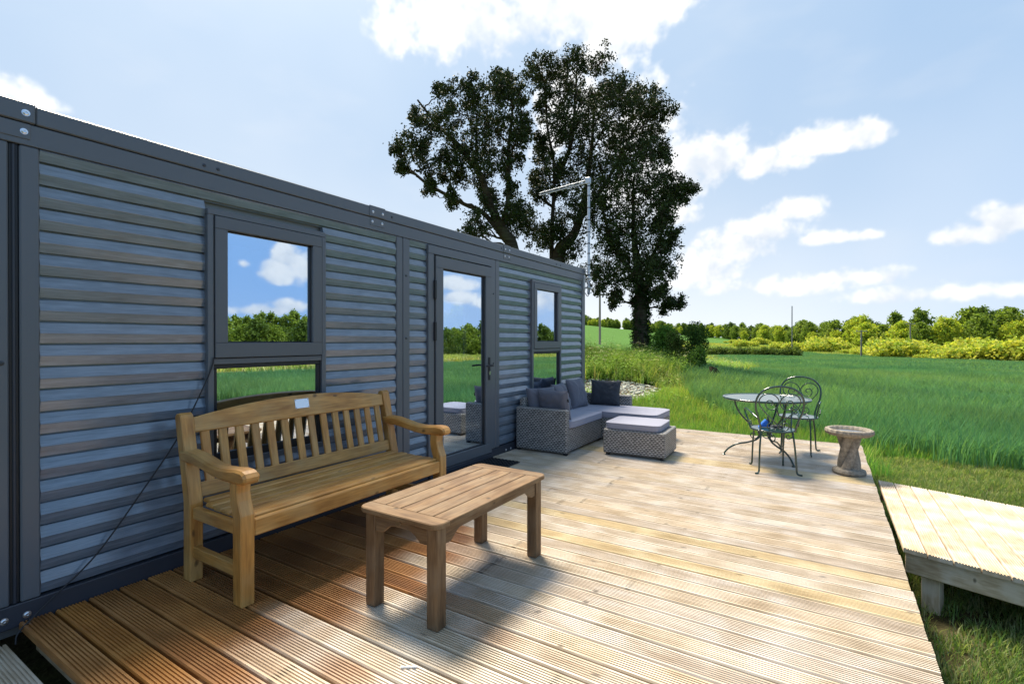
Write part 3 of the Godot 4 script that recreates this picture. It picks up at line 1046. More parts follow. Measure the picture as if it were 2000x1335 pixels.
func build_bench() -> void:
	var base := Vector3(0.46, 0.0, -2.036)
	var t := thing("garden_bench", "wooden slatted garden bench with curved top rail and metal plaque by the cabin wall", "bench", base)
	var z_near := -1.292
	var z_far := -2.780
	var rear := PackedVector2Array([Vector2(0.187, 0.0), Vector2(0.257, 0.0), Vector2(0.260, 0.40), Vector2(0.244, 0.47), Vector2(0.163, 0.838), Vector2(0.155, 0.854), Vector2(0.138, 0.863), Vector2(0.116, 0.860), Vector2(0.103, 0.848), Vector2(0.100, 0.832), Vector2(0.176, 0.47), Vector2(0.189, 0.40)])
	var front := PackedVector2Array([Vector2(0.662, 0.0), Vector2(0.732, 0.0), Vector2(0.734, 0.425), Vector2(0.728, 0.440), Vector2(0.708, 0.490), Vector2(0.700, 0.530), Vector2(0.704, 0.576), Vector2(0.634, 0.576), Vector2(0.634, 0.520), Vector2(0.642, 0.470), Vector2(0.660, 0.420)])
	var arm := PackedVector2Array([Vector2(0.150, 0.668), Vector2(0.22, 0.673), Vector2(0.30, 0.667), Vector2(0.38, 0.652), Vector2(0.46, 0.636), Vector2(0.54, 0.629), Vector2(0.62, 0.633), Vector2(0.69, 0.640), Vector2(0.735, 0.638), Vector2(0.760, 0.628), Vector2(0.774, 0.610), Vector2(0.772, 0.592), Vector2(0.760, 0.580), Vector2(0.735, 0.574), Vector2(0.66, 0.572), Vector2(0.56, 0.572), Vector2(0.47, 0.580), Vector2(0.38, 0.597), Vector2(0.30, 0.610), Vector2(0.18, 0.615)])
	for e in [0, 1]:
		var z: float = z_near - 0.068 if e == 0 else z_far
		var q := MB.new()
		q.extrude(rear, Vector3.ZERO, UPX, UPY, Vector3(0, 0, 1), 0.066, 0.005)
		part(t, "rear_post", q.mesh(), bench_mats[e], upright(-base.x, 0, z - base.z))
		q = MB.new()
		q.extrude(front, Vector3.ZERO, UPX, UPY, Vector3(0, 0, 1), 0.068, 0.005)
		part(t, "front_leg", q.mesh(), bench_mats[2 + e], upright(-base.x, 0, z - base.z))
		q = MB.new()
		q.extrude(arm, Vector3.ZERO, Vector3.RIGHT, Vector3.UP, Vector3(0, 0, 1), 0.082, 0.011)
		part(t, "armrest", q.mesh(), bench_mats[1 + e], at(-base.x, 0.0005, z - base.z - 0.007))
		part(t, "stretcher", boxm(Vector3(0.41, 0.058, 0.034), 0.004), bench_mats[e], at(0.459 - base.x, 0.150, z + 0.034 - base.z))
		part(t, "seat_rail", boxm(Vector3(0.41, 0.060, 0.034), 0.004), bench_mats[2], at(0.459 - base.x, 0.352, z + 0.034 - base.z))
	var zin := z_near - 0.068
	var zout := z_far + 0.067
	var L := zin - zout
	var zc := (zin + zout) * 0.5 - base.z
	part(t, "front_rail", boxm(Vector3(L - 0.001, 0.082, 0.030), 0.006), bench_mats[0], along_z(0.715 - base.x, 0.356, zc))
	part(t, "middle_rail", boxm(Vector3(0.40, 0.05, 0.034), 0.004), bench_mats[1], at(0.459 - base.x, 0.352, zc))
	# seat slats
	var sm := boxm(Vector3(L + 0.05, 0.022, 0.069), 0.006)
	for i in 6:
		var x := 0.286 + 0.0765 * i
		var y := 0.395 + 0.012 * pow((i - 3.0) / 3.0, 2.0)
		part(t, "seat_slat", sm if i > 0 and i < 5 else boxm(Vector3(L - 0.002, 0.022, 0.069), 0.006), bench_mats[(i * 3 + 1) % 4], along_z(x - base.x, y, zc))
	# leaning back
	var a := atan(0.213)
	var lean := Basis(Vector3(0, 0, -1), Vector3(-sin(a), cos(a), 0), Vector3(cos(a), sin(a), 0))
	var o := Vector3(0.222 - base.x, 0.42, zc)   # foot of the back plane
	var rail := PackedVector2Array()
	var n := 24
	for i in n + 1:
		var u := float(i) / n
		rail.append(Vector2((u - 0.5) * L, 0.420 + 0.062 * (1.0 - pow(absf(u * 2.0 - 1.0), 2.0))))
	rail.append(Vector2(0.5 * L, 0.340))
	rail.append(Vector2(-0.5 * L, 0.340))
	var q := MB.new()
	q.extrude(rail, Vector3.ZERO, Vector3.RIGHT, Vector3.UP, Vector3(0, 0, 1), 0.034, 0.005)
	part(t, "top_rail", q.mesh(), bench_mats[0], Transform3D(lean, o + lean * Vector3(0, 0, -0.017)))
	part(t, "back_rail", boxm(Vector3(L, 0.078, 0.034), 0.005), bench_mats[3], Transform3D(lean, o + lean * Vector3(0, 0.036, 0.0)))
	var bs := boxm(Vector3(0.29, 0.046, 0.020), 0.004)
	for i in 14:
		var u := (i + 0.62) / 14.24
		var xf := Transform3D(lean, o + lean * Vector3((u - 0.5) * L, 0.208, 0.0)) * Transform3D(Basis(Vector3.UP, Vector3(-1, 0, 0), Vector3(0, 0, 1)), Vector3.ZERO)
		part(t, "back_slat", bs, bench_mats[(i * 5 + 2) % 4], xf)
	var pl := part(t, "plaque", boxm(Vector3(0.100, 0.060, 0.003), 0.001), M.plaque, Transform3D(lean, o + lean * Vector3(-0.045 + 0.03, 0.425, 0.0187)))
	pl.set_meta("label", "small blank metal plaque")
	var screw := boxm(Vector3(0.005, 0.005, 0.002), 0.001)
	for sx in [-0.044, 0.044]:
		for sy in [-0.024, 0.024]:
			part(pl, "screw", screw, M.bolt_dark, at(sx, sy, 0.002))

# ---------------------------------------------------------------- coffee table
func build_coffee_table() -> void:
	var base := Vector3(1.412, 0.0, -2.09)
	var t := thing("coffee_table", "low rectangular hardwood coffee table with slatted rounded top and arched aprons", "table", base)
	var x0 := 1.190 - base.x
	var x1 := 1.633 - base.x
	var z0 := -1.630 - base.z
	var z1 := -2.552 - base.z
	var leg := boxm(Vector3(0.4445, 0.062, 0.062), 0.004)
	for x in [x0 + 0.031, x1 - 0.031]:
		for z in [z0 - 0.031, z1 + 0.031]:
			part(t, "leg", leg, M.table_leg, upright(x, 0.22225, z))
	for side in [0, 1]:
		# end aprons along x, side aprons along z
		for k in [0, 1]:
			var l: float = (x1 - x0 - 0.124) if side == 0 else (z0 - z1 - 0.124)
			var p := PackedVector2Array([Vector2(-l / 2, 0.4445), Vector2(-l / 2, 0.358), Vector2(-l / 2 + 0.035, 0.358)])
			for i in 9:
				var u := i / 8.0
				p.append(Vector2(-l / 2 + 0.045 + 0.075 * u, 0.360 + 0.042 * sin(u * PI / 2)))
			for i in 9:
				var u := 1.0 - i / 8.0
				p.append(Vector2(l / 2 - 0.045 - 0.075 * u, 0.360 + 0.042 * sin(u * PI / 2)))
			p.append_array([Vector2(l / 2 - 0.035, 0.358), Vector2(l / 2, 0.358), Vector2(l / 2, 0.4445)])
			var q := MB.new()
			q.extrude(p, Vector3(0, 0, -0.011), Vector3.RIGHT, Vector3.UP, Vector3(0, 0, 1), 0.022, 0.002)
			if side == 0:
				part(t, "apron", q.mesh(), M.table_leg, at(0, 0, (z0 - 0.018) if k == 0 else (z1 + 0.018)))
			else:
				part(t, "apron", q.mesh(), M.table_leg, along_z((x0 + 0.018) if k == 0 else (x1 - 0.018), 0, 0))
	# top
	var tx0 := 1.166 - base.x
	var tx1 := 1.658 - base.x
	var tz0 := -1.602 - base.z
	var tz1 := -2.578 - base.z
	var w := tx1 - tx0
	var endw := 0.085
	for k in [0, 1]:
		var p := PackedVector2Array()
		p.append(Vector2(-w / 2, 0.0))
		p.append(Vector2(w / 2, 0.0))
		var r := 0.045
		for i in 7:
			var a := PI / 2 * i / 6.0
			p.append(Vector2(w / 2 - r + r * cos(a), endw - r + r * sin(a)))
		for i in 7:
			var a := PI / 2 + PI / 2 * i / 6.0
			p.append(Vector2(-w / 2 + r + r * cos(a), endw - r + r * sin(a)))
		var q := MB.new()
		q.extrude(p, Vector3.ZERO, Vector3.RIGHT, Vector3(0, 0, 1), Vector3.UP, 0.025, 0.004)
		var turn := Basis() if k == 0 else Basis(Vector3.UP, PI)
		part(t, "top_end", q.mesh(), M.table_top[k], Transform3D(turn, Vector3((tx0 + tx1) / 2, 0.445, (tz0 - endw) if k == 0 else (tz1 + endw))))
	var ls := tz0 - tz1 - 2.0 * endw
	var sw := (w - 4 * 0.005) / 5.0
	var slat := boxm(Vector3(ls - 0.0012, 0.0245, sw), 0.0025)
	for i in 5:
		part(t, "top_slat", slat, M.table_top[(i * 2 + 1) % 3], along_z(tx0 + sw * 0.5 + (sw + 0.005) * i, 0.4573, (tz0 + tz1) / 2))
	part(t, "inner_rail", boxm(Vector3(w - 0.14, 0.03, 0.04), 0.003), M.table_leg, at((tx0 + tx1) / 2, 0.429, (tz0 + tz1) / 2))
	var q := MB.new()
	q.lathe(PackedVector2Array([Vector2(0.019, 0.0), Vector2(0.019, 0.003), Vector2(0.016, 0.0045), Vector2(0.0, 0.004)]), 20)
	var med := mat(Color(0.13, 0.085, 0.04), 0.5)
	part(t, "medallion", q.mesh(), med, Transform3D(Basis(Vector3(1, 0, 0), PI / 2).scaled(Vector3(1, 0.62, 1)), Vector3(-0.015, 0.422, z0 - 0.007)))

# ---------------------------------------------------------------- sofa
func pillow_mesh(w: float, h: float, t: float, sd: int) -> ArrayMesh:
	var f := FastNoiseLite.new()
	f.seed = sd
	f.frequency = 5.0
	f.fractal_octaves = 3
	var q := MB.new()
	var n := 30
	for side in [-1.0, 1.0]:
		var rows := []
		for j in n + 1:
			var line := PackedVector3Array()
			for i in n + 1:
				var u := 2.0 * i / n - 1.0
				var v := 2.0 * j / n - 1.0
				var edge := pow(maxf(0.0, (1.0 - pow(absf(u), 2.6)) * (1.0 - pow(absf(v), 2.6))), 0.42)
				var px := u * w * 0.5 * (1.0 - 0.07 * (1.0 - v * v))
				var py := v * h * 0.5 * (1.0 - 0.07 * (1.0 - u * u))
				var wr := f.get_noise_3d(px * 1.3, py * 1.3 + u * v * 0.2, side) * 0.020 * edge
				# folds drawn from the corners
				wr += 0.006 * sin((absf(u) - absf(v)) * 16.0 + sd) * absf(u * v) * edge
				line.append(Vector3(px, py, side * (t * 0.5 * edge + wr)))
			rows.append(line)
		q.sheet(rows, side < 0.0)
	return q.mesh()

func build_sofa() -> void:
	var base := Vector3(0.35, 0.0, -5.72)
	var t := thing("corner_sofa", "grey woven wicker corner sofa standing against the cabin wall", "sofa", base)
	var b := func(called: String, x0: float, x1: float, y0: float, y1: float, z0: float, z1: float, r: float) -> void:
		part(t, called, boxm(Vector3(x1 - x0, y1 - y0, z0 - z1), r), M.wicker, at((x0 + x1) / 2 - base.x, (y0 + y1) / 2, (z0 + z1) / 2 - base.z))
	b.call("arm", 0.035, 0.677, 0.022, 0.492, -4.858, -4.935, 0.012)
	b.call("backrest", 0.035, 0.105, 0.022, 0.585, -4.9365, -6.588, 0.012)
	b.call("end_arm", 0.035, 0.800, 0.022, 0.500, -6.59, -6.665, 0.012)
	b.call("seat_base", 0.106, 0.660, 0.022, 0.280, -4.936, -5.89, 0.010)
	b.call("chaise_base", 0.106, 1.325, 0.022, 0.280, -5.892, -6.588, 0.010)
	var foot := boxm(Vector3(0.04, 0.022, 0.04), 0.003)
	for p in [[0.06, -4.89], [0.65, -4.89], [0.07, -6.62], [0.77, -6.62], [1.29, -5.93], [1.29, -6.55]]:
		part(t, "foot", foot, M.black, at(p[0] - base.x, 0.011, p[1] - base.z))
	var q := MB.new()
	q.soft_box(Vector3(0.585, 0.085, 0.955), 0.19)
	var s := part(self, "seat_cushion", q.mesh(), M.seat_cushion, at(0.402, 0.3225, -5.414))
	tag(s, "flat lavender grey seat cushion between the sofa arm and the chaise", "cushion")
	piping(s, 0.585, 0.085, 0.955)
	q = MB.new()
	q.soft_box(Vector3(1.235, 0.085, 0.690), 0.19)
	s = part(self, "chaise_cushion", q.mesh(), M.seat_cushion, at(0.727, 0.3225, -6.240))
	tag(s, "long flat lavender grey cushion lying on the sofa chaise", "cushion")
	piping(s, 1.235, 0.085, 0.690)
	# scatter cushions: place, yaw of the face, lean back, material, size, label
	var sc := [
		[Vector3(0.215, 0.520, -5.155), 62.0, 14.0, M.cushion, 0.40, 0.36, "plump grey scatter cushion in the sofa corner behind the one on the arm", 1],
		[Vector3(0.430, 0.525, -5.045), 172.0, 13.0, M.cushion, 0.42, 0.34, "wide grey scatter cushion leaning on the wicker arm, small black tag", 2],
		[Vector3(0.225, 0.525, -5.640), 96.0, 18.0, M.cushion, 0.40, 0.38, "grey scatter cushion tilted against the sofa back, middle of the row", 3],
		[Vector3(0.235, 0.545, -6.085), 84.0, 15.0, M.cushion, 0.40, 0.40, "tall grey scatter cushion on the sofa back beside the dark cushion", 4],
		[Vector3(0.480, 0.530, -6.475), 4.0, 13.0, M.cushion_dark, 0.43, 0.35, "dark charcoal scatter cushion propped against the sofa end arm", 5],
	]
	for c in sc:
		var bs := Basis(Vector3.UP, deg_to_rad(c[1])) * Basis(Vector3.RIGHT, deg_to_rad(-c[2]))
		var m := part(self, "scatter_cushion", pillow_mesh(c[4], c[5], 0.15, c[7]), c[3], Transform3D(bs, c[0]))
		tag(m, c[6], "cushion")
		if c[7] == 2:
			part(m, "tag", boxm(Vector3(0.018, 0.035, 0.002), 0.0005), M.black, at(-0.205, 0.06, -0.012))
	# footstool
	var ot := thing("wicker_ottoman", "square grey wicker footstool with flat cushion standing before the sofa", "ottoman", Vector3(1.295, 0.0, -5.45), deg_to_rad(2.5))
	part(ot, "base", boxm(Vector3(0.665, 0.262, 0.56), 0.010), M.wicker, at(0, 0.153, 0))
	for x in [-0.29, 0.29]:
		for z in [-0.24, 0.24]:
			part(ot, "foot", foot, M.black, at(x, 0.011, z))
	q = MB.new()
	q.soft_box(Vector3(0.595, 0.075, 0.53), 0.19)
	s = part(self, "ottoman_cushion", q.mesh(), M.seat_cushion, Transform3D(Basis(Vector3.UP, deg_to_rad(2.5)), Vector3(1.27, 0.3215, -5.45)))
	tag(s, "thin square lavender grey cushion on top of the wicker footstool", "cushion")
	piping(s, 0.595, 0.075, 0.53)

# cord sewn round the upper and lower edge of a seat pad
func piping(pad: MeshInstance3D, w: float, h: float, d: float) -> void:
	for y in [-1.0, 1.0]:
		var pts := PackedVector3Array()
		for i in 65:
			var u := TAU * i / 64.0
			var cu := signf(cos(u)) * pow(absf(cos(u)), 0.19)
			var su := signf(sin(u)) * pow(absf(sin(u)), 0.19)
			pts.append(Vector3(cu * w * 0.499, y * h * 0.36, su * d * 0.499))
		var q := MB.new()
		q.tube(pts, PackedFloat32Array([0.0042]), 6, false)
		part(pad, "piping", q.mesh(), M.seat_cushion)

# ---------------------------------------------------------------- wrought iron table and chairs
func spline(pts: Array, n := 10) -> PackedVector3Array:
	var cv := Curve3D.new()
	for i in pts.size():
		var p: Vector3 = pts[i]
		var a: Vector3 = pts[maxi(i - 1, 0)]
		var b: Vector3 = pts[mini(i + 1, pts.size() - 1)]
		var d := (b - a) / 6.0
		cv.add_point(p, -d, d)
	var out := PackedVector3Array()
	for i in pts.size() - 1:
		for k in n:
			out.append(cv.sample(i, float(k) / n))
	out.append(pts[pts.size() - 1])
	return out

func rod(parent: Node, called: String, pts: Array, r: float, n := 8, seg := 7) -> MeshInstance3D:
	var q := MB.new()
	q.tube(spline(pts, n), PackedFloat32Array([r]), seg)
	return part(parent, called, q.mesh(), M.iron)

func spiral(c: Vector2, r0: float, r1: float, a0: float, a1: float, n := 12) -> Array:
	var out := []
	for i in n + 1:
		var u := float(i) / n
		var a := lerpf(a0, a1, u)
		var r := lerpf(r0, r1, u)
		out.append(c + Vector2(cos(a), sin(a)) * r)
	return out

# back pattern points are (sideways, height); lifted on to the leaning back plane
func back_pt(p: Vector2) -> Vector3:
	return Vector3(p.x, p.y, 0.165 + (p.y - 0.40) * 0.20)

func lift(a: Array) -> Array:
	var out := []
	for p in a:
		out.append(back_pt(p))
	return out

func make_chair(called: String, label: String) -> Node3D:
	# faces -z; origin on the floor under the seat
	var t := thing(called, label, "chair")
	var q := MB.new()
	q.lathe(PackedVector2Array([Vector2(0.0, 0.392), Vector2(0.185, 0.396), Vector2(0.192, 0.400), Vector2(0.185, 0.403), Vector2(0.0, 0.399)]), 32)
	part(t, "seat", q.mesh(), M.iron)
	var rim := []
	for i in 33:
		rim.append(Vector3(cos(TAU * i / 32.0) * 0.192, 0.397, sin(TAU * i / 32.0) * 0.192))
	rod(t, "seat_rim", rim, 0.0085, 2)
	# legs
	for s in [-1.0, 1.0]:
		rod(t, "leg", [Vector3(s * 0.135, 0.392, 0.135), Vector3(s * 0.150, 0.25, 0.150), Vector3(s * 0.160, 0.06, 0.165), Vector3(s * 0.165, 0.018, 0.170), Vector3(s * 0.178, 0.008, 0.182), Vector3(s * 0.200, 0.008, 0.195)], 0.0085, 5)
		rod(t, "leg", [Vector3(s * 0.130, 0.392, -0.135), Vector3(s * 0.138, 0.25, -0.148), Vector3(s * 0.142, 0.06, -0.165), Vector3(s * 0.145, 0.018, -0.172), Vector3(s * 0.150, 0.008, -0.190), Vector3(s * 0.152, 0.008, -0.210)], 0.0085, 5)
	# balloon back
	var loop := [Vector2(-0.150, 0.400), Vector2(-0.152, 0.44), Vector2(-0.170, 0.51), Vector2(-0.196, 0.59), Vector2(-0.204, 0.66), Vector2(-0.188, 0.73), Vector2(-0.140, 0.788), Vector2(-0.070, 0.818), Vector2(0, 0.826), Vector2(0.070, 0.818), Vector2(0.140, 0.788), Vector2(0.188, 0.73), Vector2(0.204, 0.66), Vector2(0.196, 0.59), Vector2(0.170, 0.51), Vector2(0.152, 0.44), Vector2(0.150, 0.400)]
	rod(t, "back_loop", lift(loop), 0.0095, 4)
	for s in [-1.0, 1.0]:
		# heart scroll: rises from the foot, round the shoulder, ends in a curl
		var h := [Vector2(0.0, 0.452), Vector2(s * 0.05, 0.51), Vector2(s * 0.115, 0.575), Vector2(s * 0.168, 0.645), Vector2(s * 0.172, 0.705), Vector2(s * 0.125, 0.752), Vector2(s * 0.065, 0.752), Vector2(s * 0.018, 0.715), Vector2(s * 0.006, 0.672), Vector2(s * 0.022, 0.628), Vector2(s * 0.062, 0.605), Vector2(s * 0.105, 0.622), Vector2(s * 0.118, 0.660), Vector2(s * 0.098, 0.692), Vector2(s * 0.062, 0.685), Vector2(s * 0.058, 0.658), Vector2(s * 0.080, 0.650)]
		rod(t, "scroll", lift(h), 0.0055, 5, 6)
		var c := [Vector2(0.0, 0.452), Vector2(s * 0.012, 0.425), Vector2(s * 0.045, 0.408), Vector2(s * 0.085, 0.425), Vector2(s * 0.092, 0.458), Vector2(s * 0.068, 0.482), Vector2(s * 0.038, 0.468), Vector2(s * 0.042, 0.442), Vector2(s * 0.062, 0.446)]
		rod(t, "scroll", lift(c), 0.0052, 5, 6)
		# arm
		var a0 := back_pt(Vector2(s * 0.172, 0.515))
		rod(t, "arm", [a0, Vector3(s * 0.200, 0.550, 0.10), Vector3(s * 0.218, 0.575, 0.0), Vector3(s * 0.222, 0.580, -0.09), Vector3(s * 0.220, 0.566, -0.135), Vector3(s * 0.212, 0.530, -0.135), Vector3(s * 0.200, 0.485, -0.11), Vector3(s * 0.188, 0.43, -0.07), Vector3(s * 0.180, 0.398, -0.06)], 0.0075, 5)
		rod(t, "scroll", [Vector3(s * 0.200, 0.400, 0.02), Vector3(s * 0.212, 0.44, 0.0), Vector3(s * 0.215, 0.475, 0.02), Vector3(s * 0.212, 0.480, 0.06), Vector3(s * 0.206, 0.45, 0.075), Vector3(s * 0.206, 0.435, 0.05), Vector3(s * 0.208, 0.445, 0.035)], 0.005, 5, 6)
		# curl under the seat
		rod(t, "scroll", [Vector3(s * 0.140, 0.385, 0.150), Vector3(s * 0.120, 0.345, 0.155), Vector3(s * 0.09, 0.330, 0.158), Vector3(s * 0.075, 0.350, 0.158), Vector3(s * 0.09, 0.368, 0.158), Vector3(s * 0.10, 0.355, 0.158)], 0.0045, 5, 6)
	return t

func build_bistro() -> void:
	var t := thing("bistro_table", "round wrought iron garden table on three scrolled legs, pale top with dark rim", "table", Vector3(2.497, 0.0, -5.945), deg_to_rad(8.0))
	var q := MB.new()
	q.lathe(PackedVector2Array([Vector2(0.0, 0.628), Vector2(0.405, 0.630), Vector2(0.412, 0.634), Vector2(0.405, 0.637), Vector2(0.0, 0.636)]), 56)
	part(t, "top", q.mesh(), M.iron)
	var rim := []
	for i in 65:
		rim.append(Vector3(cos(TAU * i / 64.0) * 0.417, 0.632, sin(TAU * i / 64.0) * 0.417))
	rod(t, "rim", rim, 0.011, 2)
	for k in 3:
		var a := TAU * k / 3.0 + 0.97
		var d := Vector3(cos(a), 0, sin(a))
		var leg := []
		for p in [[0.30, 0.628], [0.295, 0.56], [0.25, 0.46], [0.17, 0.37], [0.085, 0.30], [0.055, 0.24], [0.09, 0.185], [0.18, 0.150], [0.28, 0.125], [0.36, 0.075], [0.405, 0.02], [0.412, 0.006]]:
			leg.append(d * p[0] + Vector3(0, p[1], 0))
		rod(t, "leg", leg, 0.0095, 6)
		var f := MB.new()
		f.lathe(PackedVector2Array([Vector2(0.0, 0.0), Vector2(0.020, 0.0), Vector2(0.020, 0.006), Vector2(0.010, 0.014), Vector2(0.0, 0.016)]), 14, d * 0.412)
		part(t, "foot", f.mesh(), M.iron)
		var sc := []
		for p in spiral(Vector2(0.115, 0.235), 0.052, 0.012, 2.4, 9.5, 14):
			sc.append(d * p.x + Vector3(0, p.y, 0))
		rod(t, "scroll", sc, 0.0055, 3, 6)
	var ringp := []
	for i in 17:
		ringp.append(Vector3(cos(TAU * i / 16.0) * 0.060, 0.25, sin(TAU * i / 16.0) * 0.060))
	rod(t, "collar", ringp, 0.006, 3)
	var c1 := make_chair("iron_chair", "dark green wrought iron chair with a blue packet on its seat")
	c1.position = Vector3(2.605, 0.0, -5.405)
	c1.rotation.y = deg_to_rad(20.0)
	var c2: Node3D = c1.duplicate()
	c2.name = numbered("iron_chair")
	add_child(c2)
	c2.set_meta("label", "dark green wrought iron chair with empty seat facing the deck, wheat behind")
	for o in [c1, c2]:
		o.set_meta("group", "wrought iron chairs at the round table")
	c2.position = Vector3(2.775, 0.0, -6.43)
	c2.rotation.y = deg_to_rad(176.0)

func build_bird_bath() -> void:
	var t := thing("bird_bath", "weathered stone bird bath with twisted column on the deck corner", "bird bath", Vector3(3.225, 0.0, -5.64))
	var q := MB.new()
	q.lathe(PackedVector2Array([Vector2(0.0, 0.0), Vector2(0.118, 0.0), Vector2(0.134, 0.010), Vector2(0.137, 0.024), Vector2(0.130, 0.042), Vector2(0.112, 0.050), Vector2(0.085, 0.054), Vector2(0.0, 0.054)]), 40)
	part(t, "plinth", q.mesh(), M.stone)
	q = MB.new()
	var prof := PackedVector2Array()
	for i in 29:
		prof.append(Vector2(0.056 + 0.006 * cos(i / 28.0 * TAU), 0.050 + 0.302 * i / 28.0))
	q.lathe(prof, 72, Vector3.ZERO, 26.0, 4, 0.034)
	part(t, "column", q.mesh(), M.stone)
	q = MB.new()
	q.lathe(PackedVector2Array([Vector2(0.0, 0.345), Vector2(0.095, 0.350), Vector2(0.160, 0.362), Vector2(0.184, 0.375), Vector2(0.193, 0.395), Vector2(0.188, 0.416), Vector2(0.172, 0.424), Vector2(0.155, 0.420), Vector2(0.140, 0.402), Vector2(0.08, 0.392), Vector2(0.0, 0.389)]), 44, Vector3.ZERO, 0.0, 22, 0.006)
	part(t, "bowl", q.mesh(), M.stone)
	q = MB.new()
	q.lathe(PackedVector2Array([Vector2(0.138, 0.4035), Vector2(0.0, 0.404)]), 40)
	var water := mat(Color(0.035, 0.035, 0.032), 0.03, 0.0, 0.7)
	part(t, "water", q.mesh(), water)

func build_antenna() -> void:
	var t := thing("tv_antenna", "tall aluminium mast with horizontal log-periodic aerial fixed to the cabin corner", "antenna", Vector3(0.05, 1.93, -6.90))
	var q := MB.new()
	q.tube(PackedVector3Array([Vector3(0, 0.0, 0), Vector3(0, 1.72, 0)]), PackedFloat32Array([0.020]), 14)
	part(t, "mast", q.mesh(), M.steel)
	for y in [0.28, 0.43, 0.60, 0.75, 0.92, 1.10, 1.28, 1.46, 1.60]:
		q = MB.new()
		q.tube(PackedVector3Array([Vector3(0, y, 0), Vector3(0, y + 0.014, 0)]), PackedFloat32Array([0.0225]), 12)
		part(t, "band", q.mesh(), M.black)
	for y in [0.10, 0.24]:
		part(t, "bracket", boxm(Vector3(0.10, 0.025, 0.03), 0.002), M.steel, at(-0.02, y, 0.012))
		part(t, "bracket", boxm(Vector3(0.03, 0.02, 0.13), 0.002), M.steel, at(0.018, y, 0.03))
	part(t, "bracket", boxm(Vector3(0.006, 0.22, 0.06), 0.002), M.steel, at(-0.044, 0.17, 0.055))
	q = MB.new()
	q.tube(spline([Vector3(0.024, 0.2, 0.01), Vector3(0.03, 0.08, 0.02), Vector3(0.0, -0.03, 0.03), Vector3(-0.03, 0.02, 0.06)], 6), PackedFloat32Array([0.005]), 6)
	part(t, "cable", q.mesh(), M.black)
	var dir := Vector3(-0.935, 0.0, -0.2).normalized()
	var side := Vector3(0, 0, 1)
	for y in [1.705, 1.668]:
		q = MB.new()
		q.tube(PackedVector3Array([-dir * 0.03 + Vector3(0, y, 0), dir * 0.97 + Vector3(0, y, 0)]), PackedFloat32Array([0.009]), 8)
		part(t, "boom", q.mesh(), M.steel)
	part(t, "clamp", boxm(Vector3(0.07, 0.09, 0.06), 0.004), M.steel, at(-0.01, 1.69, 0))
	for i in 14:
		var l := 0.13 - 0.006 * i
		q = MB.new()
		var c := dir * (0.07 + 0.065 * i) + Vector3(0, 1.705 if i % 2 == 0 else 1.668, 0)
		q.tube(PackedVector3Array([c - side * l, c + side * l]), PackedFloat32Array([0.0035]), 6)
		part(t, "element", q.mesh(), M.steel)

# ---------------------------------------------------------------- trees and plants
class Leaves:
	var v := PackedVector3Array()
	var n := PackedVector3Array()
	var c := PackedColorArray()
	var r := RandomNumberGenerator.new()

	func leaf(p: Vector3, d: Vector3, up: Vector3, l: float, w: float, col: Color) -> void:
		var s := d.cross(up)
		if s.length_squared() < 1e-6:
			s = d.cross(Vector3.RIGHT)
		s = s.normalized() * w
		var nn := s.cross(d).normalized()
		var tip := p + d * l
		var mid := p + d * (l * 0.45)
		v.append(p); v.append(mid - s); v.append(mid + s)
		v.append(tip); v.append(mid + s); v.append(mid - s)
		for i in 6:
			n.append(nn)
			c.append(col)

	func rand_dir() -> Vector3:
		var y := r.randf_range(-1.0, 1.0)
		var a := r.randf_range(0.0, TAU)
		var q := sqrt(1.0 - y * y)
		return Vector3(q * cos(a), y, q * sin(a))

	# sprays of leaves through a ball; more of them towards its skin
	func ball(ctr: Vector3, rad: Vector3, sprays: int, per: int, size: float, spread: float, cols: Array, skin := 0.5) -> void:
		for i in sprays:
			var d := rand_dir()
			var q := ctr + d * rad * pow(r.randf(), skin)
			var col: Color = cols[r.randi_range(0, cols.size() - 1)]
			for k in per:
				var p := q + rand_dir() * spread * r.randf()
				var dd := (rand_dir() + Vector3(0, -0.2, 0)).normalized()
				var l := size * r.randf_range(0.7, 1.3)
				leaf(p, dd, rand_dir(), l, l * 0.34, col * r.randf_range(0.75, 1.25))

	func mesh() -> ArrayMesh:
		var arr := []
		arr.resize(Mesh.ARRAY_MAX)
		arr[Mesh.ARRAY_VERTEX] = v
		arr[Mesh.ARRAY_NORMAL] = n
		arr[Mesh.ARRAY_COLOR] = c
		var m := ArrayMesh.new()
		m.add_surface_from_arrays(Mesh.PRIMITIVE_TRIANGLES, arr)
		return m

const OAK_A := [[-5.51,11.29,0.88],[-6.03,10.77,0.46],[-4.89,10.46,0.83],[-5.10,12.53,0.62],[-4.06,12.01,0.98],[-4.17,13.35,0.57],[-3.24,13.04,0.93],[-2.72,13.77,0.57],[-2.31,12.94,0.98],[-1.48,13.87,0.72],[-0.86,14.18,0.67],[-1.28,13.04,0.93],[-0.55,13.2,0.62],[-0.2,12.1,0.5],[-1.89,11.70,1.14],[-2.51,10.77,1.14],[-3.44,10.98,0.98],[-0.86,12.01,1.03],[-1.28,10.25,0.83],[-2.10,9.43,0.83],[-4.17,9.84,0.62],[-3.24,9.63,0.62],[-4.79,9.02,0.41],[-6.03,9.84,0.36],[-0.55,10.87,0.72],[-1.79,8.40,0.72],[-2.31,7.16,0.83],[-2.72,6.43,0.62],[-1.07,7.36,0.93],[-0.45,7.78,0.83],[-3.55,8.40,0.36],[-0.86,9.02,0.41]]
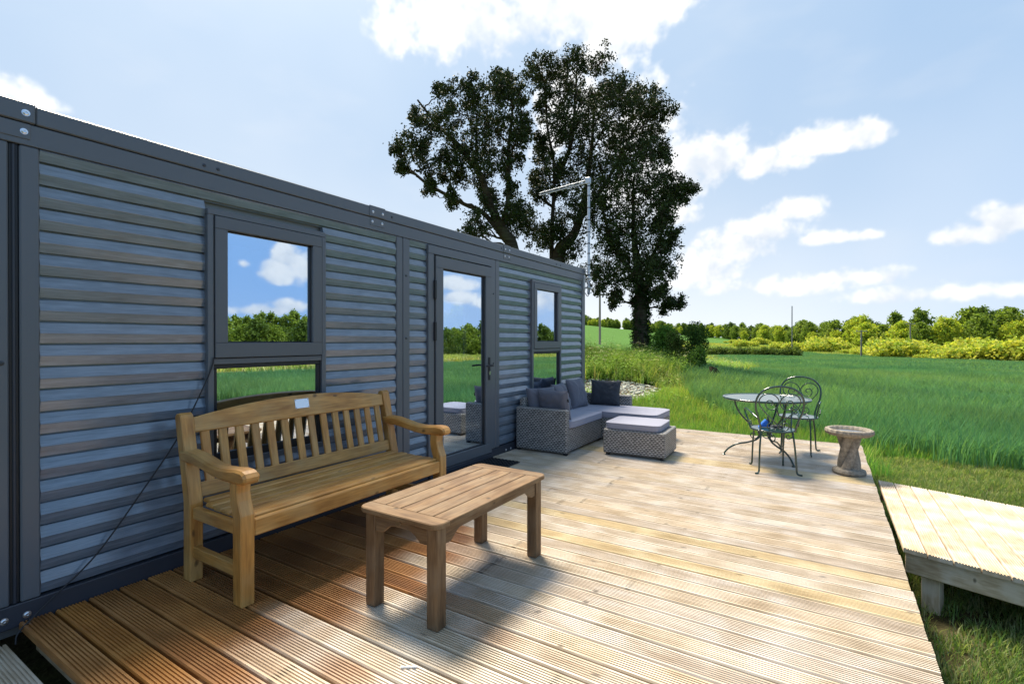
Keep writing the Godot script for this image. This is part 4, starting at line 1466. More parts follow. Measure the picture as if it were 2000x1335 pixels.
const OAK_B := [[-1.06,15.82,0.84],[-0.39,15.93,0.78],[0.51,15.70,1.01],[1.40,15.48,1.01],[2.19,15.48,0.95],[2.86,15.03,0.78],[3.64,14.70,0.95],[4.42,14.25,0.95],[5.10,13.91,0.84],[5.66,13.13,0.67],[4.87,13.02,1.01],[3.87,13.24,1.23],[2.52,13.58,1.34],[1.18,13.91,1.34],[0.06,14.25,1.01],[0.06,12.68,1.01],[-0.39,11.56,0.78],[0.96,12.01,1.23],[2.30,12.01,1.29],[3.53,11.90,1.12],[4.65,11.79,0.95],[5.43,11.45,0.78],[-0.16,10.33,0.78],[0.84,10.56,1.06],[2.08,10.33,1.23],[-1.51,7.65,0.90],[-0.83,6.75,1.01],[0.06,7.20,1.01],[0.96,8.32,1.12],[-0.83,8.99,0.62],[0.73,6.08,0.90],[0.2,9.4,0.5],[-0.75,14.4,0.5],[-0.7,11.9,0.4],[-0.9,10.2,0.45]]
const OAK_C := [[-1.00,10.20,1.08],[0.08,10.20,1.02],[1.05,9.77,0.91],[1.80,9.23,0.70],[2.23,9.02,0.38],[1.26,8.69,0.86],[0.08,8.91,1.18],[-1.21,8.80,1.18],[-2.18,8.37,0.97],[-1.86,7.08,1.18],[-0.67,7.40,1.29],[0.51,7.62,1.18],[1.26,7.72,0.65],[1.25,6.54,0.55],[0.94,5.90,1.08],[-0.24,6.00,1.29],[-1.43,5.68,1.18],[-2.29,4.82,0.75],[-1.86,4.17,0.65],[-0.78,4.60,1.08],[0.30,4.82,1.08],[1.26,4.93,0.75],[-1.21,3.42,0.48],[1.2,3.85,0.4],[1.69,3.21,0.48],[0.73,3.74,0.65],[1.26,2.99,0.38]]


func wobble(a: Vector3, b: Vector3, sag: float, steps := 6) -> PackedVector3Array:
	var out := PackedVector3Array()
	var l := a.distance_to(b)
	for i in steps + 1:
		var u := float(i) / steps
		var p := a.lerp(b, u)
		p.y += sag * l * sin(u * PI)
		if i > 0 and i < steps:
			p += Vector3(rng.randf_range(-1, 1), rng.randf_range(-1, 1), rng.randf_range(-1, 1)) * l * 0.055
		out.append(p)
	return out

func oak(called: String, label: String, where: Vector3, lobes: Array, stems: Array, r0: float, sd: int, dense: float, cols: Array) -> Node3D:
	var t := thing(called, label, "tree", Vector3(where.x, height(where.x, where.z) - 0.1, where.z), deg_to_rad(32.116))
	var yo := -t.position.y
	rng.seed = sd
	var lv := Leaves.new()
	lv.r.seed = sd + 1
	var wood_q := MB.new()
	var nodes := []   # [point, radius]
	for s in stems.size():
		var pts := PackedVector3Array()
		var rad := PackedFloat32Array()
		var st: Array = stems[s]
		for i in st.size():
			pts.append(Vector3(st[i][0], st[i][1] + yo, rng.randf_range(-0.3, 0.3) * i * 0.5))
		if s == 0:
			pts[0].y = 0.0
		var sp := spline(Array(pts), 5)
		for i in sp.size():
			var u := float(i) / (sp.size() - 1)
			var r := lerpf(r0 if s == 0 else r0 * 0.34, 0.04, pow(u, 0.7))
			if s == 0 and u < 0.12:
				r *= 1.0 + (0.12 - u) * 4.0
			rad.append(r)
			if sp[i].y > 2.5:
				nodes.append([sp[i], r])
		wood_q.tube(sp, rad, 10)
	part(t, "trunk", wood_q.mesh(), M.bark)
	var limbs := MB.new()
	var order := lobes.duplicate()
	order.sort_custom(func(a, b): return absf(a[0]) + absf(a[1] - 8.0) * 0.6 < absf(b[0]) + absf(b[1] - 8.0) * 0.6)
	for lb in order:
		for k in 2:
			var rr: float = lb[2] * 0.90
			var c := Vector3(lb[0] + rng.randf_range(-0.2, 0.2), lb[1] * 0.958 + yo + rng.randf_range(-0.2, 0.2), (k * 2.0 - 1.0) * rng.randf_range(0.2, 1.7) * clampf(rr * 1.2, 0.6, 1.2))
			# limb from the best node below
			var best := -1
			var score := 1e9
			for i in nodes.size():
				var p: Vector3 = nodes[i][0]
				var dd := p.distance_to(c) + maxf(0.0, p.y - c.y + 0.6) * 2.0
				if dd < score:
					score = dd
					best = i
			if best >= 0:
				var a: Vector3 = nodes[best][0]
				var r1: float = minf(nodes[best][1] * 0.7, 0.035 + 0.022 * a.distance_to(c))
				var w := wobble(a, c, rng.randf_range(-0.06, 0.10))
				var rad := PackedFloat32Array()
				for i in w.size():
					var r := lerpf(r1, 0.022, float(i) / (w.size() - 1))
					rad.append(r)
					if i > 1:
						nodes.append([w[i], r])
				limbs.tube(w, rad, 6, false)
			# twigs
			for j in 9:
				var e := c + lv.rand_dir() * rr * rng.randf_range(0.7, 1.15)
				var w := wobble(c, e, rng.randf_range(-0.05, 0.1), 4)
				limbs.tube(w, PackedFloat32Array([0.020, 0.016, 0.013, 0.010, 0.006]), 4, false)
				lv.ball(w[3], Vector3.ONE * 0.30 * rr, int(9 * dense), 10, 0.11, 0.22, cols, 0.7)
			lv.ball(c, Vector3(rr, rr * 0.85, rr), int(72.0 * rr * rr * dense * (0.55 if lb[1] < 5.0 else 1.0)), 10, 0.11, 0.27, cols, 0.55)
	part(t, "limbs", limbs.mesh(), M.bark)
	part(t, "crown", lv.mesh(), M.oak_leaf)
	return t

func build_trees() -> void:
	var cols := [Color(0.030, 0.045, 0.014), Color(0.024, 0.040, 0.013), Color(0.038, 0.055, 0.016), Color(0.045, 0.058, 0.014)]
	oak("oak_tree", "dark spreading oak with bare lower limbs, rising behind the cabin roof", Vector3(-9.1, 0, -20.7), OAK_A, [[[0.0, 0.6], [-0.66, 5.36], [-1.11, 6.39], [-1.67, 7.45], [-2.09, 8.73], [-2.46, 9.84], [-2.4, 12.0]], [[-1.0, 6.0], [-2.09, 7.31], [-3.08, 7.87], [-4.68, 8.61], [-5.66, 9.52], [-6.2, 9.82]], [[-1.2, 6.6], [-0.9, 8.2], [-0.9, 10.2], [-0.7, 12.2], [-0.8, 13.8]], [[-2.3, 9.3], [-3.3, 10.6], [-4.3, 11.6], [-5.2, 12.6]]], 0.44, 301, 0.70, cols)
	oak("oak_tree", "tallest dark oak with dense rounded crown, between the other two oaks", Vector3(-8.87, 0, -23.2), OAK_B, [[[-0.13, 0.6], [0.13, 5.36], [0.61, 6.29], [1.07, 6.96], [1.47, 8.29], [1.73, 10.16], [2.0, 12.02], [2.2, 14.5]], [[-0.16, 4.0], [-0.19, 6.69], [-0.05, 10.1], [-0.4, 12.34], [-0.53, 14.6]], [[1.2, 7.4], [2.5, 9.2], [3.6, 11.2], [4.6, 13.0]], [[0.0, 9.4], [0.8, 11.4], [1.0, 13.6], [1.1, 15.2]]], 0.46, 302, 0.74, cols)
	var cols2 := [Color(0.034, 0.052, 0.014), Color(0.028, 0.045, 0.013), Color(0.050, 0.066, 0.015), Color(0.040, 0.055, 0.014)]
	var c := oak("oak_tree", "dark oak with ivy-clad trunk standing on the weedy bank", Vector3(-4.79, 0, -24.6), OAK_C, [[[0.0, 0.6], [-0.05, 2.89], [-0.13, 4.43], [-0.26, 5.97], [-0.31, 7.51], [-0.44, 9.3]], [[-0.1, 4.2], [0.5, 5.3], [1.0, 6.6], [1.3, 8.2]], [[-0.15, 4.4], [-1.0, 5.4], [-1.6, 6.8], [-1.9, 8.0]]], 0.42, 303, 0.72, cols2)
	# ivy round the trunk
	var lv := Leaves.new()
	lv.r.seed = 77
	for i in 26:
		var y := 0.1 + i * 0.17
		var w := 0.62 - 0.16 * sin(y * 0.7) + (0.25 if y < 0.9 else 0.0)
		lv.ball(Vector3(lv.r.randf_range(-0.08, 0.08), y, lv.r.randf_range(-0.1, 0.1)), Vector3(w, 0.25, w), 62, 7, 0.10, 0.13, [Color(0.024, 0.050, 0.014), Color(0.034, 0.066, 0.018), Color(0.045, 0.078, 0.020)], 0.25)
	part(c, "ivy", lv.mesh(), M.leaf)

func bush(called: String, label: String, category: String, where: Vector3, lobes: Array, sprays: float, size: float, cols: Array, sd: int, group := "", skin := 0.35) -> Node3D:
	var t := thing(called, label, category, Vector3(where.x, height(where.x, where.z) + where.y, where.z), 0.0, group)
	var lv := Leaves.new()
	lv.r.seed = sd
	var q := MB.new()
	for lb in lobes:
		var c := Vector3(lb[0], lb[1], lb[2])
		var r := Vector3(lb[3], lb[4], lb[3])
		lv.ball(c, r, int(sprays * lb[3] * lb[4] * 34.0), 8, size, size * 1.6, cols, skin)
		for k in 4:
			q.tube(wobble(Vector3(lb[0] * 0.3, 0.0, lb[2] * 0.3), c + lv.rand_dir() * r * 0.7, 0.03, 4), PackedFloat32Array([0.025, 0.020, 0.014, 0.009, 0.005]), 5, false)
	part(t, "foliage", lv.mesh(), M.leaf)
	part(t, "stems", q.mesh(), M.bark)
	return t

# ---------------------------------------------------------------- distance
func tree_kind(h: float, w: float, lean: float, cols: Array, sd: int, leaves: int, low: float, pale: bool) -> Array:
	var lv := Leaves.new()
	lv.r.seed = sd
	var q := MB.new()
	rng.seed = sd + 9
	q.tube(PackedVector3Array([Vector3(0, -0.5, 0), Vector3(lean * 0.3, h * 0.3, 0), Vector3(lean, h * 0.62, 0), Vector3(lean * 1.1, h * 0.9, 0)]), PackedFloat32Array([0.017 * h, 0.013 * h, 0.009 * h, 0.003 * h]), 7, false)
	var n := 15
	for i in n:
		var u := (i + 0.5) / n
		var y := h * lerpf(low, 0.93, u)
		var rr := w * sqrt(maxf(0.06, sin(clampf(u * 0.86 + 0.10, 0, 1) * PI)))
		var a := i * 2.4
		var off := rr * rng.randf_range(0.25, 0.62)
		var c := Vector3(cos(a) * off + lean * u, y, sin(a) * off)
		var lr := rr * rng.randf_range(0.42, 0.62)
		q.tube(PackedVector3Array([Vector3(lean * u * 0.8, y * 0.82, 0), c]), PackedFloat32Array([0.006 * h, 0.002 * h]), 4, false)
		lv.ball(c, Vector3(lr, lr * 0.8, lr), int(leaves / n), 6, 0.050 * h, 0.055 * h, cols, 0.4)
	return [q.mesh(), lv.mesh()]

var far_kinds := []

func far_tree(k: int, x: float, z: float, s: float, label: String, group: String, called := "far_tree") -> void:
	var t := thing(called, label, "tree", Vector3(x, height(x, z), z), rng.randf_range(0, TAU), group)
	t.scale = Vector3(s * rng.randf_range(0.9, 1.15), s, s * rng.randf_range(0.9, 1.15))
	part(t, "trunk", far_kinds[k][0], M.bark_pale if k == 3 else M.bark)
	part(t, "crown", far_kinds[k][1], M.leaf)

func polar(az: float, d: float) -> Vector2:
	return Vector2(3.0 + sin(deg_to_rad(az)) * d, -cos(deg_to_rad(az)) * d)

func build_far() -> void:
	var yellow := [Color(0.481, 0.500, 0.057), Color(0.398, 0.490, 0.057), Color(0.312, 0.416, 0.057)]
	var mid := [Color(0.193, 0.276, 0.044), Color(0.232, 0.320, 0.047), Color(0.156, 0.232, 0.040)]
	var deep := [Color(0.098, 0.159, 0.032), Color(0.122, 0.191, 0.035), Color(0.083, 0.140, 0.028)]
	var birch := [Color(0.275, 0.349, 0.070), Color(0.227, 0.306, 0.064), Color(0.322, 0.379, 0.070)]
	far_kinds = [tree_kind(10.0, 4.2, 0.3, yellow, 401, 760, 0.16, false), tree_kind(10.0, 4.4, -0.3, mid, 402, 760, 0.10, false), tree_kind(10.0, 4.4, 0.2, deep, 403, 760, 0.06, false), tree_kind(10.0, 3.0, 0.5, birch, 404, 560, 0.22, true), tree_kind(10.0, 2.6, 0.0, mid, 405, 560, 0.08, false)]
	var labels := ["sunlit yellow-green tree in the far tree line beyond the field", "mid-green rounded tree in the far tree line beyond the field", "dark green tree standing deep in the far tree line", "slender pale-trunked birch along the edge of the far wood", "narrow upright tree rising in the far tree line"]
	rng.seed = 5150
	# [az from, az to, distance from, to, height, step in degrees]
	var az := -30.0
	while az < 15.5:
		var u := (az + 30.0) / 45.0
		var d := lerpf(300.0, 152.0, smoothstep(0.15, 0.85, u))
		var h := lerpf(6.6, 11.0, smoothstep(0.3, 1.0, u))
		for row in 3:
			var k: int
			if row == 0:
				k = [0, 1, 0, 3, 0, 1][rng.randi_range(0, 5)]
			elif row == 1:
				k = [1, 2, 1, 0, 2, 4][rng.randi_range(0, 5)]
			else:
				k = [2, 1, 2, 4][rng.randi_range(0, 3)]
			var p := polar(az + rng.randf_range(-0.45, 0.45), d + row * 7.0 + rng.randf_range(-3, 3))
			var hh := h * rng.randf_range(0.62, 1.10) * (0.80 if row == 0 else 1.0)
			far_tree(k, p.x, p.y, hh / 10.0, labels[k], "trees of the far wood")
		az += rad_to_deg(h * 0.50 / d) * 0.72
	# wood to the side of the field, seen mirrored in the cabin glass
	az = 17.0
	while az < 84.0:
		var d := 96.0 if az < 30.0 else 84.0
		for row in 2:
			var p := polar(az + rng.randf_range(-0.6, 0.6), d + row * 9.0 + rng.randf_range(-3, 3))
			var k: int = [2, 1, 2, 2][rng.randi_range(0, 3)]
			far_tree(k, p.x, p.y, rng.randf_range(0.48, 0.62), "dark green tree in the wood at the side of the field", "trees of the side wood", "side_tree")
		az += 2.1
	az = 50.0
	while az < 66.0:
		var p := polar(az, 150.0 + rng.randf_range(-5, 5))
		far_tree(4, p.x, p.y, rng.randf_range(1.0, 1.2), "tall poplar rising behind the side wood", "poplars behind the side wood", "poplar_tree")
		az += 1.1
	# tree behind the cabin, seen through its rear window
	far_tree(0, -16.0, -24.5, 0.40, "small round yellow-green tree beyond the rear of the cabin", "", "garden_tree")
	# yellow-green shrubs along the far side of the wheat
	var sh := [Color(0.500, 0.500, 0.070), Color(0.428, 0.500, 0.070), Color(0.500, 0.500, 0.090), Color(0.305, 0.413, 0.060)]
	var kinds := []
	for k in 3:
		var lv := Leaves.new()
		lv.r.seed = 610 + k
		for j in 7:
			var a := j * 0.9 + k
			lv.ball(Vector3(cos(a) * 0.9 * (0.4 + 0.1 * j), 0.8 + 0.12 * (j % 3), sin(a) * 0.7), Vector3(0.8, 0.72, 0.8), 42, 7, 0.22, 0.26, sh, 0.35)
		kinds.append(lv.mesh())
	var stem := MB.new()
	for j in 5:
		stem.tube(PackedVector3Array([Vector3(0, -0.2, 0), Vector3(cos(j * 1.25) * 0.7, 0.9, sin(j * 1.25) * 0.6)]), PackedFloat32Array([0.05, 0.015]), 5, false)
	var stem_mesh := stem.mesh()
	for i in 70:
		var a := lerpf(-9.0, 15.0, (i + rng.randf()) / 70.0)
		var d := 150.0 - 5.4 * maxf(0.0, a + 4.0) + rng.randf_range(0.0, 40.0)
		d = maxf(d, 88.0)
		var p := polar(a, d)
		var s := (0.55 + 1.35 * pow(rng.randf(), 1.6)) * (0.8 if a < -1.0 else 1.15)
		var t := thing("field_shrub", "bushy yellow-green shrub on the strip between wheat and far wood", "shrub", Vector3(p.x, height(p.x, p.y) - 0.15, p.y), rng.randf_range(0, TAU), "shrubs along the far field edge")
		t.scale = Vector3(s * 1.25, s, s * 1.25)
		part(t, "foliage", kinds[i % 3], M.leaf)
		part(t, "stems", stem_mesh, M.bark)
	# hedge across the far end of the wheat
	var hl := []
	for i in 12:
		hl.append([-6.5 + i * 1.15, 0.75 + 0.12 * sin(i * 1.9), 0.3 * sin(i * 2.3), 0.95, 0.85])
	var hp := polar(-6.3, 92.0)
	bush("field_hedge", "low uneven green hedge at the far end of the wheat field", "hedge", Vector3(hp.x, -0.05, hp.y), hl, 6.0, 0.20, [Color(0.100, 0.155, 0.033), Color(0.136, 0.192, 0.036), Color(0.077, 0.120, 0.027)], 71)
	# poles
	for p in [[-22.1, 62.0, 6.2, true, "wooden power pole with short crossarm rising behind the cabin corner"], [-2.8, 137.0, 11.2, false, "tall bare pole at the far edge of the wheat"], [2.9, 102.0, 4.9, true, "power pole with crossarm between the shrubs, taller than its neighbour"], [6.5, 128.0, 6.8, true, "power pole with crossarm standing close to the far trees"]]:
		var w := polar(p[0], p[1])
		var y := height(w.x, w.y)
		if p[1] < 70.0:
			y = 1.0
		var t := thing("power_pole", p[4], "pole", Vector3(w.x, y - 0.3, w.y), deg_to_rad(25.0))
		var q := MB.new()
		q.tube(PackedVector3Array([Vector3.ZERO, Vector3(0, p[2], 0)]), PackedFloat32Array([0.15, 0.11]), 8)
		part(t, "post", q.mesh(), M.pole)
		if p[3]:
			part(t, "crossarm", boxm(Vector3(1.7, 0.14, 0.12), 0.01), M.pole, at(0, p[2] - 0.12, 0.12))
			for x in [-0.75, 0.0, 0.75]:
				var i := MB.new()
				i.lathe(PackedVector2Array([Vector2(0.05, 0), Vector2(0.06, 0.05), Vector2(0.04, 0.1), Vector2(0.05, 0.14), Vector2(0.0, 0.17)]), 8, Vector3(x, p[2] - 0.05, 0.12))
				part(t, "insulator", i.mesh(), M.pole)

# ---------------------------------------------------------------- grass, wheat, weeds
func blades(n: int, radius: float, h0: float, h1: float, width: float, bend: float, cols: Array, sd: int, square := false) -> ArrayMesh:
	var lv := Leaves.new()
	lv.r.seed = sd
	var r := lv.r
	for i in n:
		var p := Vector3(r.randf_range(-radius, radius), 0, r.randf_range(-radius, radius))
		if not square:
			var a := r.randf_range(0, TAU)
			var q := sqrt(r.randf()) * radius
			p = Vector3(cos(a) * q, 0, sin(a) * q)
		var az := r.randf_range(0, TAU)
		var d := Vector3(cos(az), 0, sin(az))
		var h := r.randf_range(h0, h1)
		var b := bend * r.randf_range(0.3, 1.3) * h
		var s := Vector3(-d.z, 0, d.x) * width * r.randf_range(0.7, 1.2)
		var s2 := s.rotated(Vector3.UP, r.randf_range(-0.8, 0.8))
		var m := p + Vector3(0, h * 0.55, 0) + d * b * 0.3
		var tip := p + Vector3(0, h, 0) + d * b
		var nn := ((m - p).cross(s)).normalized()
		var col: Color = cols[r.randi_range(0, cols.size() - 1)] * r.randf_range(0.8, 1.2)
		for q in [p - s, p + s, m - s2, m - s2, p + s, m + s2, m - s2, m + s2, tip]:
			lv.v.append(q)
			lv.n.append(nn)
			lv.c.append(col)
	return lv.mesh()

var patch := FastNoiseLite.new()

func scatter(called: String, mesh: Mesh, m: Material, places: Array) -> MultiMeshInstance3D:
	var mm := MultiMesh.new()
	mm.transform_format = MultiMesh.TRANSFORM_3D
	mm.use_colors = true
	mm.mesh = mesh
	mm.instance_count = places.size()
	for i in places.size():
		var t: Transform3D = places[i]
		mm.set_instance_transform(i, t)
		var a := patch.get_noise_2d(t.origin.x, t.origin.z)
		var b := patch.get_noise_2d(t.origin.x * 4.0 + 90.0, t.origin.z * 4.0)
		var k := 1.0 + 0.22 * a + 0.28 * b
		mm.set_instance_color(i, Color(k * (1.0 + 0.35 * a), k, k * (1.0 - 0.2 * a)))
	var o := MultiMeshInstance3D.new()
	o.name = numbered(called)
	o.multimesh = mm
	o.material_override = m
	o.set_meta("kind", "stuff")
	add_child(o)
	return o

func spot(x: float, z: float, s: float, sy := 1.0, dy := 0.0) -> Transform3D:
	return Transform3D(Basis(Vector3.UP, rng.randf_range(0, TAU)).scaled(Vector3(s, s * sy, s)), Vector3(x, height(x, z) + dy, z))

func on_deck(x: float, z: float) -> bool:
	return (x < 3.41 and z > -7.30) or (x < 0.05 and z > -7.05)

func track_gap(x: float, z: float) -> bool:
	# tramlines in the crop
	var f := fposmod(x - 0.105 * z - 14.6 + 0.4 * sin(z * 0.07), 24.0)
	return (f < 0.62 or (f > 2.1 and f < 2.72)) and z < -14.0

func build_vegetation() -> void:
	patch.seed = 17
	patch.frequency = 0.07
	patch.fractal_octaves = 3
	rng.seed = 2024
	var wc := [Color(0.145, 0.315, 0.128), Color(0.170, 0.340, 0.122), Color(0.118, 0.280, 0.122), Color(0.200, 0.355, 0.118)]
	var w1 := blades(80, 0.16, 0.27, 0.44, 0.0050, 0.5, wc, 11, true)
	var w2 := blades(110, 0.36, 0.28, 0.44, 0.0080, 0.55, wc, 12, true)
	var w3 := blades(200, 1.1, 0.28, 0.45, 0.022, 0.6, wc, 13, true)
	var near := []
	var middle := []
	var far := []
	var x := -1.0
	while x < 20.0:
		var z := -14.0
		while z < -3.5:
			var px := x + rng.randf_range(-0.1, 0.1)
			var pz := z + rng.randf_range(-0.1, 0.1)
			if in_wheat(px, pz) and Vector2(px - 3, pz).length() < 17.0:
				near.append(spot(px, pz, rng.randf_range(0.9, 1.1), rng.randf_range(0.92, 1.06)))
			z += 0.25
		x += 0.25
	x = -8.0
	while x < 26.0:
		var z := -45.0
		while z < -5.0:
			var px := x + rng.randf_range(-0.2, 0.2)
			var pz := z + rng.randf_range(-0.2, 0.2)
			var d := Vector2(px - 3, pz).length()
			if in_wheat(px, pz) and not track_gap(px, pz) and (d > 16.5 or pz < -14.0) and d < 44.0:
				middle.append(spot(px, pz, rng.randf_range(0.85, 1.1), rng.randf_range(0.93, 1.05) * (1.0 + 0.12 * gnoise.get_noise_2d(px * 2.0, pz * 2.0))))
			z += 0.58
		x += 0.58
	x = -24.0
	while x < 28.0:
		var z := -138.0
		while z < -30.0:
			var px := x + rng.randf_range(-0.5, 0.5)
			var pz := z + rng.randf_range(-0.5, 0.5)
			var d := Vector2(px - 3, pz).length()
			if in_wheat(px, pz) and not track_gap(px, pz) and d > 43.0:
				far.append(spot(px, pz, rng.randf_range(0.9, 1.15), 1.0))
			z += 1.7
		x += 1.7
	tag(scatter("wheat", w1, M.grass, near), "young green wheat along the near edge of the field", "wheat", "", "stuff")
	tag(scatter("wheat", w2, M.grass, middle), "young green wheat in the middle of the field", "wheat", "", "stuff")
	tag(scatter("wheat", w3, M.grass, far), "distant green wheat towards the far shrubs", "wheat", "", "stuff")
	# mown grass
	var gc := [Color(0.225, 0.296, 0.062), Color(0.270, 0.320, 0.076), Color(0.173, 0.265, 0.055), Color(0.450, 0.406, 0.166), Color(0.500, 0.437, 0.206), Color(0.390, 0.390, 0.124)]
	var g1 := blades(60, 0.10, 0.025, 0.075, 0.0024, 0.7, gc, 21)
	var lawn := []
	for i in 9000:
		var px := rng.randf_range(3.3, 10.5)
		var pz := rng.randf_range(-9.0, -0.5)
		if on_deck(px, pz) or in_wheat(px, pz):
			continue
		var bare := gnoise.get_noise_2d(px * 9.0, pz * 9.0)
		if px < 3.75 and bare > -0.15 and pz > -3.9:
			continue
		lawn.append(spot(px, pz, rng.randf_range(0.7, 1.3), rng.randf_range(0.6, 1.3)))
	tag(scatter("mown_grass", g1, M.grass, lawn), "short patchy lawn with dry blades beside the deck and walkway", "grass", "", "stuff")
	var g2 := blades(45, 0.16, 0.08, 0.26, 0.0038, 0.6, [Color(0.223, 0.429, 0.065), Color(0.289, 0.470, 0.073), Color(0.172, 0.343, 0.062), Color(0.395, 0.429, 0.130)], 22)
	var rough := []
	for i in 4200:
		var px := rng.randf_range(-2.0, 3.6)
		var pz := rng.randf_range(-13.5, -7.32)
		if on_deck(px, pz) or in_wheat(px, pz):
			continue
		if Vector2(px + 1.8, (pz + 12.6) * 0.9).length() < 1.35:
			continue
		rough.append(spot(px, pz, rng.randf_range(0.6, 1.25), rng.randf_range(0.5, 1.2)))
	# verge between lawn and wheat
	for i in 700:
		var px := rng.randf_range(1.5, 12.0)
		var pz := -8.75 - 0.5 * rng.randf() + (0.0 if px > 3.5 else -(3.5 - px) * 0.85)
		rough.append(spot(px, pz, rng.randf_range(0.5, 1.0), rng.randf_range(0.5, 1.1)))
	tag(scatter("rough_grass", g2, M.grass, rough), "longer tufty grass between the deck end and the wheat", "grass", "", "stuff")
	# weeds on the bank
	var g3 := blades(42, 0.28, 0.18, 0.52, 0.0065, 0.7, [Color(0.223, 0.371, 0.062), Color(0.316, 0.440, 0.085), Color(0.157, 0.300, 0.054), Color(0.500, 0.500, 0.186)], 23)
	var lv := Leaves.new()
	lv.r.seed = 24
	for s in 7:
		var b := Vector3(lv.r.randf_range(-0.25, 0.25), 0, lv.r.randf_range(-0.25, 0.25))
		var h := lv.r.randf_range(0.35, 0.80)
		for k in 15:
			var u := (k + 1) / 15.0
			var a := k * 2.4
			var d := Vector3(cos(a), lv.r.randf_range(-0.3, 0.4), sin(a)).normalized()
			var l := 0.14 * (1.15 - 0.7 * u)
			lv.leaf(b + Vector3(0, h * u, 0), d, Vector3.UP, l, l * 0.30, Color(0.157, 0.314, 0.060).lerp(Color(0.276, 0.429, 0.075), u) * lv.r.randf_range(0.8, 1.25))
	var nettle := lv.mesh()
	lv = Leaves.new()
	lv.r.seed = 25
	for s in 5:
		var b := Vector3(lv.r.randf_range(-0.2, 0.2), 0, lv.r.randf_range(-0.2, 0.2))
		var top := b + Vector3(lv.r.randf_range(-0.12, 0.12), lv.r.randf_range(0.6, 0.95), lv.r.randf_range(-0.12, 0.12))
		lv.leaf(b, (top - b).normalized(), Vector3.RIGHT, b.distance_to(top) * 1.3, 0.004, Color(0.235, 0.371, 0.083))
		for k in 6:
			var d := Vector3(cos(k * 1.05), 0.2, sin(k * 1.05)).normalized()
			lv.leaf(b.lerp(top, 0.25 + 0.08 * k), d, Vector3.UP, 0.16, 0.035, Color(0.185, 0.356, 0.062))
		for k in 22:
			var d := lv.rand_dir()
			lv.leaf(top + Vector3(d.x * 0.055, d.y * 0.014, d.z * 0.055), Vector3(d.x, 0.1, d.z).normalized(), Vector3.UP, 0.022, 0.009, Color(0.743, 0.756, 0.552))
	var parsley := lv.mesh()
	var pg := []
	var pn := []
	var pp := []
	for i in 15000:
		var px := rng.randf_range(-17.0, 1.2)
		var pz := rng.randf_range(-40.0, -9.2)
		if in_wheat(px, pz) or Vector2(px + 1.8, (pz + 12.6) * 0.9).length() < 1.35:
			continue
		var dw := Vector2(px - 3, pz).length()
		if px > -1.0 and pz > -13.5 and rng.randf() < 0.8:
			continue
		if px > 4.0 + 0.33 * pz and pz > -24.0 and rng.randf() < 0.35:
			continue
		var s := rng.randf_range(0.7, 1.2) * (0.55 if (px > -1.4 and pz > -17.0) else 1.0)
		if dw > 30.0 and rng.randf() < 0.3:
			continue
		var f := rng.randf()
		var zone := gnoise.get_noise_2d(px * 3.0, pz * 3.0)
		if f < 0.55 + zone * 0.5:
			pn.append(spot(px, pz, s * 0.85))
		elif f < 0.92:
			pg.append(spot(px, pz, s))
		elif rng.randf() < 0.75:
			pp.append(spot(px, pz, s * 0.9))
	tag(scatter("weeds", nettle, M.leaf, pn), "leafy green weeds covering the bank below the oaks", "weeds", "", "stuff")
	tag(scatter("long_grass", g3, M.grass, pg), "tall unmown grass growing on the bank", "grass", "", "stuff")
	tag(scatter("wild_flowers", parsley, M.leaf, pp), "white umbel flowers dotted among the bank weeds", "flowers", "", "stuff")
	# meadow beyond the wheat and to its side
	var g4 := blades(120, 0.9, 0.15, 0.42, 0.030, 0.5, [Color(0.395, 0.500, 0.090), Color(0.499, 0.500, 0.119), Color(0.316, 0.451, 0.079), Color(0.500, 0.500, 0.198)], 26)
	var md := []
	for i in 5200:
		var a := rng.randf_range(-14.0, 84.0)
		var d := lerpf(24.0, 175.0, sqrt(rng.randf()))
		if a > 20.0 and d > 95.0:
			continue
		var p := polar(a, d)
		if in_wheat(p.x, p.y):
			continue
		md.append(spot(p.x, p.y, rng.randf_range(0.8, 1.5), 0.9))
	tag(scatter("meadow_grass", g4, M.grass, md), "pale yellow-green meadow grass round the wheat field", "grass", "", "stuff")
	# gravel by the deck corner
	var q := MB.new()
	q.soft_box(Vector3(0.05, 0.03, 0.04), 0.7, 8, 5)
	var st := []
	for i in 1300:
		var a := rng.randf_range(0, TAU)
		var r := sqrt(rng.randf()) * 1.5
		var px := -1.8 + cos(a) * r
		var pz := -12.6 + sin(a) * r / 0.9
		if on_deck(px, pz):
			continue
		st.append(spot(px, pz, rng.randf_range(0.4, 1.8), 1.0, 0.01))
	var sm := mat(Color(0.420, 0.420, 0.342), 0.9, 0.0, 0.2)
	tag(scatter("gravel", q.mesh(), sm, st), "loose grey gravel on the ground behind the sofa", "gravel", "", "stuff")
	# shrubs on the bank
	var gm := [Color(0.098, 0.194, 0.036), Color(0.131, 0.240, 0.043), Color(0.079, 0.150, 0.032)]
	bush("bank_shrub", "rounded bright green shrub growing beside the ivy trunk", "shrub", Vector3(-3.0, -0.05, -22.2), [[0.0, 0.85, 0.0, 0.66, 0.80], [0.1, 1.35, 0.0, 0.50, 0.55], [-0.25, 0.5, 0.1, 0.6, 0.6]], 30.0, 0.075, [Color(0.131, 0.261, 0.040), Color(0.163, 0.297, 0.043), Color(0.106, 0.204, 0.036)], 81)
	bush("evergreen_bush", "dense dark round-topped evergreen bush at the end of the bank", "bush", Vector3(-1.25, 0.0, -20.4), [[0.0, 1.55, 0.0, 0.52, 0.44], [0.05, 1.05, 0.0, 0.42, 0.50], [0.0, 0.5, 0.0, 0.35, 0.5]], 60.0, 0.05, [Color(0.043, 0.096, 0.022), Color(0.061, 0.125, 0.025), Color(0.079, 0.150, 0.029)], 82)
